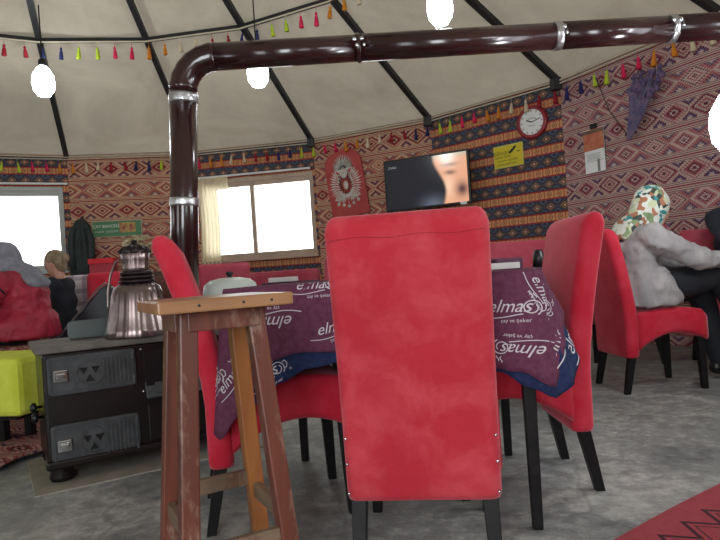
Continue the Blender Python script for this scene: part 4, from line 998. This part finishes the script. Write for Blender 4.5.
def person(label, J, f, mats, scarf=None, hair=False, loc=(0, 0, 0), name='person', s=1, bulk=1.0, look=None):
    t = thing(name, label, 'person', loc); O = Vector(loc); F = Vector((f[0], f[1], 0)).normalized(); Sd = Vector((-F.y, F.x, 0))
    P = {k_: Vector(v)-O for k_, v in J.items()}; H = P['head']; K = s
    LF = Vector(look).normalized() if look else (F+Vector((0, 0, -.25))).normalized(); LU = (Vector((0, 0, 1))-LF*LF.z).normalized(); LS = LU.cross(LF)
    def hp(x, y, z): return H+(LF*x+LS*y+LU*z)*K      # forward, sideways, up on the head
    def hell(b, c, r, n=20, m=12, fn=None):
        o0 = len(b.v); b.ell((0, 0, 0), r, n, m, fn)
        for i in range(o0, len(b.v)): v = b.v[i]; q = hp(v[0]+c[0], v[1]+c[1], v[2]+c[2]); b.v[i] = tuple(q)
    # body: one continuous skin
    b = MB(); mid = P['hip'].lerp(P['chest'], .45)
    trunk(b, [(P['hip']-Vector((0, 0, .08))*K, .13*K, .09*K), (P['hip'], .155*K, .11*K), (mid, .125*K, .09*K), (P['chest'], .15*K, .10*K), (P['chest'].lerp(P['neck'], .6), .13*K, .08*K), (P['neck'], .05*K, .05*K)], Sd)
    chain(b, [(P['chest'].lerp(P['neck'], .7), .055*K), (P['neck'], .052*K), (hp(-.02, 0, -.05), .050*K)])
    hell(b, (0, 0, .02), (.092, .075, .105)); hell(b, (.028, 0, -.05), (.055, .052, .055)); hell(b, (.088, 0, -.008), (.018, .013, .028), 12, 8)
    for q in (-1, 1): hell(b, (-.005, q*.076, 0), (.018, .010, .03), 12, 8)
    for sd, q in (('l', 1), ('r', -1)):
        chain(b, [(P['chest'].lerp(P['neck'], .4), .05*K), (P['sh'+sd], .052*K), (P['el'+sd], .038*K), (P['wr'+sd], .024*K)])
        hand(b, P['wr'+sd], P['wr'+sd]-P['el'+sd], Sd*q, K)
        chain(b, [(P['hp'+sd], .085*K), (P['kn'+sd], .055*K), (P['kn'+sd].lerp(P['an'+sd], .35), .052*K), (P['an'+sd], .034*K), (P['an'+sd]+F*.13*K-Vector((0, 0, .035))*K, .028*K)])
    remesh(b.build('body', 'skin', t), .007, 3)
    for q in (-1, 1): b = MB(); hell(b, (.082, q*.030, .022), (.010, .013, .008), 10, 6); b.build('eye', 'eye', t, smooth=True)
    b = MB(); hell(b, (.079, 0, -.048), (.010, .024, .007), 12, 6); b.build('mouth', 'lip', t, smooth=True)
    # upper garment with sleeves
    g = bulk; b = MB()
    cg = F*(.035 if mats[2] == 'cardigan' else 0); trunk(b, [(P['hip']+cg-Vector((0, 0, .10))*K, .245*K*g, (.175+cg.length)*K*g), (P['hip']+cg+Vector((0, 0, .02)), .235*K*g, (.170+cg.length*.7)*K*g), (mid, .165*K*g, .135*K*g), (P['chest'], .185*K*g, .130*K*g), (P['chest'].lerp(P['neck'], .55), .155*K*g, .105*K*g), (P['neck'], .075*K, .072*K)], Sd)
    if mats[2] == 'jacket': trunk(b, [(P['neck']-F*.06+Vector((0, 0, -.08)), .16*K, .07*K), (P['neck']-F*.075+Vector((0, 0, -.02)), .15*K, .075*K), (P['neck']-F*.07+Vector((0, 0, .04)), .10*K, .05*K)], Sd)
    for sd in 'lr':
        e = P['el'+sd]; chain(b, [(P['chest'].lerp(P['neck'], .45), .075*K*g), (P['sh'+sd], .078*K*g), (P['sh'+sd].lerp(e, .5)-Vector((0, 0, .01)), .068*K*g), (e, .062*K*g), (e.lerp(P['wr'+sd], .9), .042*K*g)])
    o = remesh(b.build(mats[2], mats[0], t), .014, 5)
    q = o.modifiers.new('folds', 'DISPLACE'); tx = bpy.data.textures.get('folds') or bpy.data.textures.new('folds', 'CLOUDS'); tx.noise_scale = .06; q.texture = tx; q.strength = .036*K; q.mid_level = .5; q.texture_coords = 'LOCAL'
    if mats[2] == 'jacket':
        for r_ in (.1, .42, .7):
            c = P['shl'].lerp(P['ell'], r_); ax = (P['ell']-P['shl']).normalized(); u1 = ax.cross(Vector((0, 0, 1))).normalized(); u2 = ax.cross(u1); b = MB(); rr = (.080-.012*r_)*K*g
            b.tube([tuple(c+(u1*math.cos(a)+u2*math.sin(a))*rr) for a in [2*PI*i/20 for i in range(21)]], .006, 6); b.build('sleeve_seam', 'trouser', t, smooth=True)
    # trousers
    b = MB()
    for sd in 'lr': chain(b, [(P['hip'], .115*K), (P['hp'+sd], .102*K), (P['hp'+sd].lerp(P['kn'+sd], .5), .095*K), (P['kn'+sd], .078*K), (P['kn'+sd].lerp(P['an'+sd], .4), .070*K), (P['kn'+sd].lerp(P['an'+sd], .92), .056*K)])
    remesh(b.build('trousers', mats[1], t), .014, 4)
    for sd in 'lr':
        a = P['an'+sd]; b = MB(); z = Vector((0, 0, 1)); chain(b, [(a-F*.03*K-z*.01, .042*K), (a+F*.07*K-z*.035*K, .040*K), (a+F*.16*K-z*.045*K, .033*K)]); remesh(b.build('shoe', 'black', t), .01, 2)
    if scarf:
        mt, back, _ = scarf; b = MB()
        hell(b, (-.026, 0, .022), (.110, .098, .120), 28, 16); hell(b, (-.01, 0, -.075), (.082, .078, .07), 20, 12)
        nb = P['neck']-F*.03; chain(b, [(hp(-.03, 0, -.06), .085*K), (nb, .088*K), (nb-Vector((0, 0, .05))-F*.02, .10*K)])
        up_ = P['neck']-F*(.045+back)*K; lo_ = P['chest'].lerp(P['neck'], .45)-F*(.085+back)*K
        trunk(b, [(hp(-.06, 0, .05), .07*K, .05*K), (hp(-.075, 0, -.05), .095*K, .06*K), (up_, .125*K, .05*K), (lo_, .14*K, .035*K), (lo_+(lo_-up_)*.35, .07*K, .02*K)], Sd)
        o = remesh(b.build('headscarf', mt, t), .010, 4)
        q = o.modifiers.new('folds', 'DISPLACE'); q.texture = bpy.data.textures['folds']; q.strength = .014*K; q.texture_coords = 'LOCAL'
    if hair:
        def fn(d): return 1+.05*math.sin(d.x*13+d.z*5)+.05*math.sin(d.y*15)
        b = MB(); hell(b, (-.022, 0, .045), (.100, .088, .095), 24, 14, fn); hell(b, (-.06, 0, -.03), (.05, .075, .07), 16, 10, fn); hell(b, (-.125, 0, .03), (.04, .035, .05), 12, 8, fn)
        remesh(b.build('hair', 'hair', t), .009, 2)
    return t
# woman in the grey cardigan, facing right, legs crossed
person('woman in a grey cardigan and printed headscarf sitting on a red chair', dict(hip=(1.64, 3.58, .585), chest=(1.625, 3.57, .83), neck=(1.665, 3.57, .95), head=(1.76, 3.56, 1.045),
    shl=(1.66, 3.73, .885), ell=(1.91, 3.75, .75), wrl=(2.16, 3.66, .67), shr=(1.66, 3.40, .885), elr=(1.91, 3.37, .74), wrr=(2.16, 3.44, .71),
    hpl=(1.66, 3.68, .56), knl=(2.07, 3.68, .56), anl=(2.16, 3.66, .08), hpr=(1.66, 3.48, .57), knr=(2.08, 3.50, .64), anr=(2.30, 3.52, .25)), (1, 0), ('cardigan', 'trouser', 'cardigan'), ('pscarf', .03, 0), loc=(1.62, 3.57, 0), look=(1, .1, -.35))
# woman in the red jacket, facing left, leaning forward
person('woman in a red quilted jacket and grey headscarf facing left', dict(hip=(-2.235, 3.95, .605), chest=(-2.225, 3.95, .80), neck=(-2.265, 3.95, .925), head=(-2.345, 3.94, 1.0),
    shl=(-2.265, 3.71, .86), ell=(-2.36, 3.57, .67), wrl=(-2.62, 3.64, .60), shr=(-2.265, 4.12, .85), elr=(-2.425, 4.16, .68), wrr=(-2.625, 4.10, .61),
    hpl=(-2.245, 3.86, .57), knl=(-2.665, 3.86, .56), anl=(-2.705, 3.66, .08), hpr=(-2.245, 4.04, .57), knr=(-2.665, 4.04, .56), anr=(-2.725, 3.68, .08)), (-1, 0), ('redjk', 'trouser', 'jacket'), ('greyscarf', .05, 0), loc=(-2.225, 3.95, 0), bulk=1.16, look=(-1.045, 0, -.3))
# child behind
person('fair-haired child in a dark coat behind the red jacket', dict(hip=(-2.44, 4.86, .56), chest=(-2.43, 4.86, .76), neck=(-2.43, 4.86, .90), head=(-2.46, 4.85, 1.02),
    shl=(-2.43, 4.73, .85), ell=(-2.50, 4.68, .70), wrl=(-2.66, 4.72, .62), shr=(-2.43, 4.99, .85), elr=(-2.50, 5.02, .70), wrr=(-2.66, 4.98, .62),
    hpl=(-2.50, 4.80, .54), knl=(-2.80, 4.80, .54), anl=(-2.82, 4.62, .22), hpr=(-2.50, 4.92, .54), knr=(-2.80, 4.92, .54), anr=(-2.82, 4.64, .22)), (-1, 0), ('darkcoat', 'trouser', 'coat'), hair=True, loc=(-2.44, 4.86, 0), s=.82)
# person at the right edge
person('person in a dark coat at the right edge beside the faded red chair', dict(hip=(2.6, 4.13, .59), chest=(2.56, 3.95, .92), neck=(2.56, 3.88, 1.08), head=(2.58, 3.83, 1.20),
    shl=(2.66, 3.93, .98), ell=(2.64, 3.69, .78), wrl=(2.52, 3.51, .70), shr=(2.34, 3.89, .98), elr=(2.32, 3.65, .76), wrr=(2.4, 3.47, .70),
    hpl=(2.62, 4.07, .56), knl=(2.64, 3.67, .56), anl=(2.64, 3.63, .08), hpr=(2.44, 4.05, .56), knr=(2.42, 3.65, .56), anr=(2.4, 3.61, .08)), (-.3, -1), ('darkcoat', 'trouser', 'coat'), hair=True, loc=(2.55, 4.1, 0))
